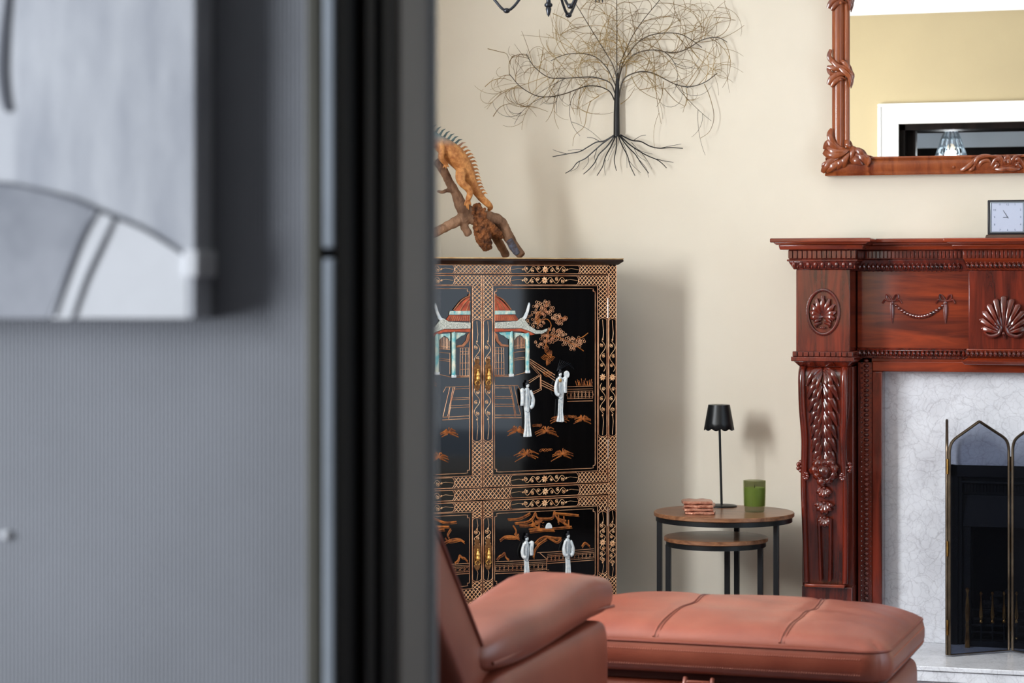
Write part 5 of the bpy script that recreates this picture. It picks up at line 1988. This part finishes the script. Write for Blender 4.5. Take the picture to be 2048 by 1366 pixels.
for hnum in range(1, 13):
    a = pi / 2 - hnum * pi / 6
    sx = max(abs(cos(a)), abs(sin(a)))
    text_mesh(str(hnum), .0082, fcx + fw * cos(a) / sx * .96, fcz + fw * sin(a) / sx * .96, KY - .0015, 'numeral', 'ink_blue', ck)
b = MB().tube([(fcx, KY - .0022, fcz), (fcx - .013, KY - .0022, fcz - .0005)], [.0012, .0009], n=(0, -1, 0), h=.0004, seg=6)
ob('hour_hand', b, 'ink', ck, world=True)
b = MB().tube([(fcx + .002, KY - .0028, fcz - .003), (fcx - .0125, KY - .0028, fcz + .0205)], [.0009, .0006], n=(0, -1, 0), h=.0004, seg=6)
ob('minute_hand', b, 'ink', ck, world=True)
ob('clock_glass', MB().box(fx0 + .003, fx1 - .003, KY - .0036, KY - .0032, fz0 + .003, fz1 - .003), 'clock_glass', ck, world=True, smooth=False)

# ======================= NESTING TABLES ==================================


def round_table(name, label, c, r, ztop, angs, rl, zr):
    t = thing(name, label, 'side table', (c[0], c[1], 0), 0, None)
    b = MB().lathe([(r - .004, ztop - .0135), (r, ztop - .011), (r, ztop - .002), (r - .002, ztop), (.001, ztop)], (c[0], c[1], 0), 72)
    ob('table_top', b, 'table_wood', t, world=True)
    b = MB()
    N = 64
    rr = r - .006
    vs, fs = [], []
    for k in range(N):
        a = 2 * pi * k / N
        for (q1, z) in ((rr, ztop - .0135), (rr, ztop - .0275), (rr - .012, ztop - .0275), (rr - .012, ztop - .0135)):
            vs.append((c[0] + q1 * cos(a), c[1] + q1 * sin(a), z))
    for k in range(N):
        for j in range(4):
            fs.append((k * 4 + j, k * 4 + (j + 1) % 4, ((k + 1) % N) * 4 + (j + 1) % 4, ((k + 1) % N) * 4 + j))
    b.add(vs, fs)
    ob('metal_rim', b, 'black_metal', t, world=True)
    for a in angs:
        x, y = c[0] + rl * cos(radians(a)), c[1] + rl * sin(radians(a))
        ob('leg', MB().box(x - .0078, x + .0078, y - .0078, y + .0078, 0.001, ztop - .0265), 'black_metal', t, world=True, bevel=.0015)
    b = MB()
    for i in range(3):
        a0, a1 = radians(angs[i]), radians(angs[(i + 1) % 3])
        if i == zr:
            continue
        n_ = 12
        d_ = (a1 - a0) % (2 * pi)
        b.tube([(c[0] + (rl) * cos(a0 + d_ * k / n_), c[1] + rl * sin(a0 + d_ * k / n_), .012) for k in range(n_ + 1)], .006, seg=6)
    ob('floor_ring', b, 'black_metal', t, world=True)
    return t


TC = (0.0, -.32)
round_table('nesting_table', 'larger round wood top side table with black metal legs, holding the lamp', TC, .21, .45, (182, -27, 90), .196, 0)
round_table('nesting_table', 'smaller round side table tucked under the larger nesting table', (-.018, -.35), .155, .378, (185, -12, 88), .143, 0)

# coasters (copper trimmed, wavy edged squares)
for k in range(4):
    z0 = .4505 + k * .0102
    c = at(1397 + (3, -1, 2, -3)[k], 1000, -.40)
    s_ = .045
    ang = radians(PHI * 57.3 - 6 + (0, 4, -3, 5)[k])
    N = 40
    vs, fs = [], []
    for ring, (zz, dr) in enumerate(((0.0, -.0015), (.0022, .001), (.0062, .0008), (.0086, -.002))):
        for j in range(N):
            a = 2 * pi * j / N
            e = max(abs(cos(a)), abs(sin(a))) ** .8
            r = (s_ + dr) / e * (1 + .018 * sin(9 * a + k))
            x, y = r * cos(a), r * sin(a)
            vs.append((c.x + x * cos(ang) - y * sin(ang), -.40 + x * sin(ang) + y * cos(ang), z0 + zz + .0006 * sin(7 * a + k * 2)))
    for i in range(3):
        for j in range(N):
            fs.append((i * N + j, i * N + (j + 1) % N, (i + 1) * N + (j + 1) % N, (i + 1) * N + j))
    fs += [tuple(range(N))[::-1], tuple(range(3 * N, 4 * N))]
    o = ob('coaster', MB().add(vs, fs), 'copper_glass')
    tag(o, ('lowest wavy pink copper coaster, lying on the wood table top', 'second coaster from the bottom of the pink copper stack', 'third coaster from the bottom of the pink copper stack', 'topmost wavy edged pink copper coaster of the stack')[k], 'coaster', 'coasters stacked on the side table')

# lamp
LX, LY = -.037, -.175
lt = thing('table_lamp', 'small black cordless table lamp with scalloped shade on the side table', 'lamp', (LX, LY, .4502))
ob('lamp_base', MB().lathe([(.047, 0), (.047, .003), (.044, .005), (.006, .0075), (.001, .0075)], (LX, LY, .4502), 40), 'lamp_black', lt, world=True)
ob('lamp_stem', MB().tube([(LX, LY, .456), (LX - .004, LY, .60), (LX - .008, LY, .755)], .0037, seg=12), 'lamp_black', lt, world=True)
b = MB()
N = 72
vs, fs = [], []
sx_ = LX - .008
for i, t in enumerate((0, .25, .5, .75, 1)):
    for j in range(N):
        a = 2 * pi * j / N
        drop = .0085 * abs(sin(a * 5)) ** .7 * (t ** 2)
        r = .033 + .0135 * t
        vs.append((sx_ + r * cos(a), LY + r * sin(a), .7625 - .070 * t - drop))
for i in range(4):
    for j in range(N):
        fs.append((i * N + j, (i + 1) * N + j, (i + 1) * N + (j + 1) % N, i * N + (j + 1) % N))
fs.append(tuple(range(N)))
o = ob('lamp_shade', b.add(vs, fs), 'lamp_black', lt, world=True)
so = o.modifiers.new('s', 'SOLIDIFY')
so.thickness = .0015

# candle
KX, KY2 = at(1509, 1020, -.30).x, -.30
cn = thing('candle', 'green wax candle in a dark green glass tumbler on the side table', 'candle', (KX, KY2, .4502))
b = MB().lathe([(.027, 0), (.0295, .002), (.0300, .014), (.0325, .018), (.0335, .06), (.0338, .0935), (.0322, .0935), (.0318, .06), (.0305, .018), (.001, .0165)], (KX, KY2, .4502), 40)
ob('glass_tumbler', b, 'green_glass', cn, world=True)
b = MB().lathe([(.028, .0175), (.0298, .022), (.0302, .070), (.0290, .0725), (.001, .0715)], (KX, KY2, .4502), 32)
ob('wax', b, 'candle_wax', cn, world=True)
ob('wick', MB().tube([(KX, KY2, .521), (KX + .001, KY2, .531)], .0009, seg=6), 'ink', cn, world=True)

# ======================= OTTOMAN =========================================
OXa, OXb, OYa, OYb = .045, .785, -2.512, -1.99
OZS = .403
ot = thing('leather_ottoman', 'long tan leather ottoman with piped seams before the fireplace', 'ottoman', ((OXa + OXb) / 2, (OYa + OYb) / 2, 0), radians(-1.5))


def otop(u, v):
    """u,v in -1..1 across length and depth; height above the seam"""
    a = max(0.0, 1 - abs(u) ** 4.2) ** .52
    c = max(0.0, 1 - abs(v) ** 3.0) ** .5
    x = u * (OXb - OXa) / 2
    h = .052 * a * c
    for sx in (-.105, .155):
        g = math.exp(-((x - sx - .02 * (1 - abs(v))) / .012) ** 2)
        h -= .0045 * g * a * c
    h += .0016 * sin(23 * x + 9 * v) * a * c + .0012 * sin(11 * v + 31 * x * v) * a * c
    d = math.exp(-((x - .10) / .06) ** 2 - ((v + .1) / .5) ** 2)
    h -= .005 * d
    return h


Lx, Ly = (OXb - OXa) / 2, (OYb - OYa) / 2
b = MB()
NU, NV = 96, 44
us = [sin(pi / 2 * (2 * i / NU - 1)) for i in range(NU + 1)]
vs_ = [sin(pi / 2 * (2 * j / NV - 1)) for j in range(NV + 1)]


def rc(u, v):
    """rounded-rectangle footprint"""
    x, y = u * Lx, v * Ly
    r = .05
    cx_, cy_ = Lx - r, Ly - r
    ax, ay = abs(x) - cx_, abs(y) - cy_
    if ax > 0 and ay > 0:
        l = math.hypot(ax, ay)
        m_ = max(ax, ay)
        if l > 1e-9:
            ax, ay = ax / l * m_, ay / l * m_
        x = math.copysign(cx_ + ax, x)
        y = math.copysign(cy_ + ay, y)
    return x, y


V, Fc = [], []
for i in range(NU + 1):
    for j in range(NV + 1):
        x, y = rc(us[i], vs_[j])
        V.append((x, y, OZS + otop(us[i], vs_[j])))
for i in range(NU):
    for j in range(NV):
        a = i * (NV + 1) + j
        Fc.append((a, a + NV + 1, a + NV + 2, a + 1))
# side band hanging from the rim
rim = [(i, 0) for i in range(NU + 1)] + [(NU, j) for j in range(1, NV + 1)] + [(i, NV) for i in range(NU - 1, -1, -1)] + [(0, j) for j in range(NV - 1, 0, -1)]
n0 = len(V)
prof = [(.0025, -.004), (.006, -.018), (.006, -.036), (.002, -.052), (-.006, -.060), (-.03, -.062)]
for (o_, dz) in prof:
    for (i, j) in rim:
        x, y = V[i * (NV + 1) + j][:2]
        l = math.hypot(x / Lx, y / Ly)
        nx, ny = (math.copysign(1, x) if abs(abs(x) - Lx) < .012 else 0), (math.copysign(1, y) if abs(abs(y) - Ly) < .012 else 0)
        if nx == 0 and ny == 0:
            nx, ny = math.copysign(.707, x), math.copysign(.707, y)
        V.append((x + nx * o_, y + ny * o_, OZS + dz))
m_ = len(rim)
for k in range(len(prof)):
    for j in range(m_):
        j2 = (j + 1) % m_
        if k == 0:
            a, c = rim[j][0] * (NV + 1) + rim[j][1], rim[j2][0] * (NV + 1) + rim[j2][1]
        else:
            a, c = n0 + (k - 1) * m_ + j, n0 + (k - 1) * m_ + j2
        Fc.append((a, c, n0 + k * m_ + j2, n0 + k * m_ + j))
Fc.append(tuple(n0 + (len(prof) - 1) * m_ + j for j in range(m_)))
b.add(V, Fc)
o = ob('cushion', b, 'leather', ot)
o.data.set_sharp_from_angle(angle=radians(80))
rimp = [Vector(V[i * (NV + 1) + j]) for (i, j) in rim]
b = MB().tube([p + Vector((0, 0, .0012)) for p in rimp], .0034, seg=6, closed=True)
ob('piping', b, 'leather_piping', ot, label='piped seam round the cushion')
for sx in (-.105, .155):
    pl = []
    for j in range(25):
        v = -.985 + 1.97 * j / 24
        x = sx + .02 * (1 - abs(v))
        pl.append((x, rc(x / Lx, v)[1], OZS + otop(x / Lx, v) + .0006))
    ob('piping', MB().tube(pl, .0028, seg=6), 'leather', ot)
    pl2 = [(p[0] + .009, p[1], OZS + otop((p[0] + .009) / Lx, max(-.985, min(.985, p[1] / Ly))) + .0008) for p in pl]
    ob('seam_stitching', MB().tube(pl2, .0009, seg=5), 'leather_piping', ot)
b = MB()
for side in (0, 1):
    for zz in (OZS - .013, OZS - .044):
        k = -Lx + .05
        if side == 0:
            while k < Lx - .05:
                b.tube([(k, -Ly - .0058, zz - .0014), (k + .0024, -Ly - .0058, zz + .0014)], .00035, seg=4)
                k += .0050
        else:
            k = -Ly + .05
            while k < Ly - .05:
                b.tube([(Lx + .0050, k, zz - .0014), (Lx + .0050, k + .0024, zz + .0014)], .00035, seg=4)
                k += .0050
ob('stitching', b, 'stitch', ot, kind='stuff')
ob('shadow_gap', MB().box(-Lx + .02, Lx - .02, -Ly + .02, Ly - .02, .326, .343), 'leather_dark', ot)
ob('ottoman_base', MB().pillow((0, 0, .176), Lx - .008, Ly - .008, .152, .13, 64, 24), 'leather', ot)
b = MB()
for k in (-.028, .028):
    b.tube([(-.01 + k - Lx * .0, -Ly + .006, .335), (-.01 + k, -Ly - .004, .322), (-.01 + k * .9, -Ly - .006, .29), (-.01 + k * .8, -Ly - .004, .25)], .005, seg=8)
b.box(-.01 - .024, -.01 + .024, -Ly - .005, -Ly + .004, .245, .330)
ob('pull_strap', b, 'leather', ot, bevel=.002)
for sx in (-1, 1):
    for sy in (-1, 1):
        ob('foot', MB().lathe([(.02, 0), (.024, .01), (.026, .03)], (sx * (Lx - .08), sy * (Ly - .08), 0), 14), 'leather_dark', ot)

# ======================= ARMCHAIR ========================================
ax1 = .346
ac = thing('leather_armchair', 'tan leather recliner armchair seen from behind, in front of the ottoman', 'armchair', (-.10, -3.35, 0))


def armfn(s_):
    def fn(p):
        x, y, z = p
        t = (y + .41) / .82
        z += .014 * sin(pi * min(1, t * .72)) - .012 * (1 - t) - .022 * max(0, t - .7) / .3
        x *= 1 - .10 * (1 - t) - .12 * max(0, t - .75) / .25
        if z > 0:
            z += .004 * sin(y * 17)
        return (x, y, z)
    return fn


for s_ in (1, -1):
    axc = -.10 + s_ * .36
    b = MB().pillow((axc, -3.25, .560), .088, .410, .043, .62, 40, 20, armfn(s_))
    ob('arm_pad', b, 'leather', ac, world=True)
    b = MB()
    for k in range(29):
        pass
    pts = []
    for k in range(33):
        t = k / 32
        y = -3.25 - .37 + .68 * t
        w_ = .088 * (max(0, 1 - abs((y + 3.25) / .410) ** 3.6)) ** .28 * (1 - .10 * (1 - t))
        pts.append((axc + s_ * (w_ * .93), y, .548 + .012 * sin(pi * t) - .010 * (1 - t) - .012 * max(0, t - .7) / .3))
    b.tube(pts, .003, seg=6)
    ob('arm_piping', b, 'leather', ac, world=True)
    b = MB().pillow((axc, -3.31, .266), .076, .340, .256, .14, 48, 20)
    ob('side_panel', b, 'leather', ac, world=True)
# seat cushion, front rail
ob('seat_cushion', MB().pillow((-.10, -3.20, .40), .29, .31, .085, .35, 40, 18), 'leather', ac, world=True)
ob('seat_base', MB().pillow((-.10, -3.22, .20), .285, .29, .15, .15, 40, 14), 'leather', ac, world=True)


# reclined backrest: slab leaning back towards the hall
def bk(p):
    x, y, z = p
    zz = .53 + z
    yc = -3.667 - (1.02 * (zz - .543) if zz > .45 else 1.02 * (.45 - .543) + .75 * (zz - .45))
    x *= 1 - .05 * max(0, zz - .5)
    return (x, yc + y, zz)


b = MB().pillow((-.10, 0, 0), .400, .086, .41, .16, 56, 36, bk)
ob('backrest', b, 'leather', ac, world=True)
b = MB()
for k in range(25):
    t = k / 24
pts = []
for k in range(25):
    t = .06 + .86 * k / 24
    x, y, z = bk((.400, .060, -.41 + .82 * t))
    pts.append((-.10 + x + .001, y, z))
ob('back_piping', MB().tube(pts, .003, seg=6), 'leather', ac, world=True)
for sx in (-1, 1):
    for sy in (-1, 1):
        ob('foot', MB().lathe([(.02, 0), (.024, .006), (.026, .02)], (-.10 + sx * .33, -3.33 + sy * .27, 0), 14), 'leather_dark', ac, world=True)
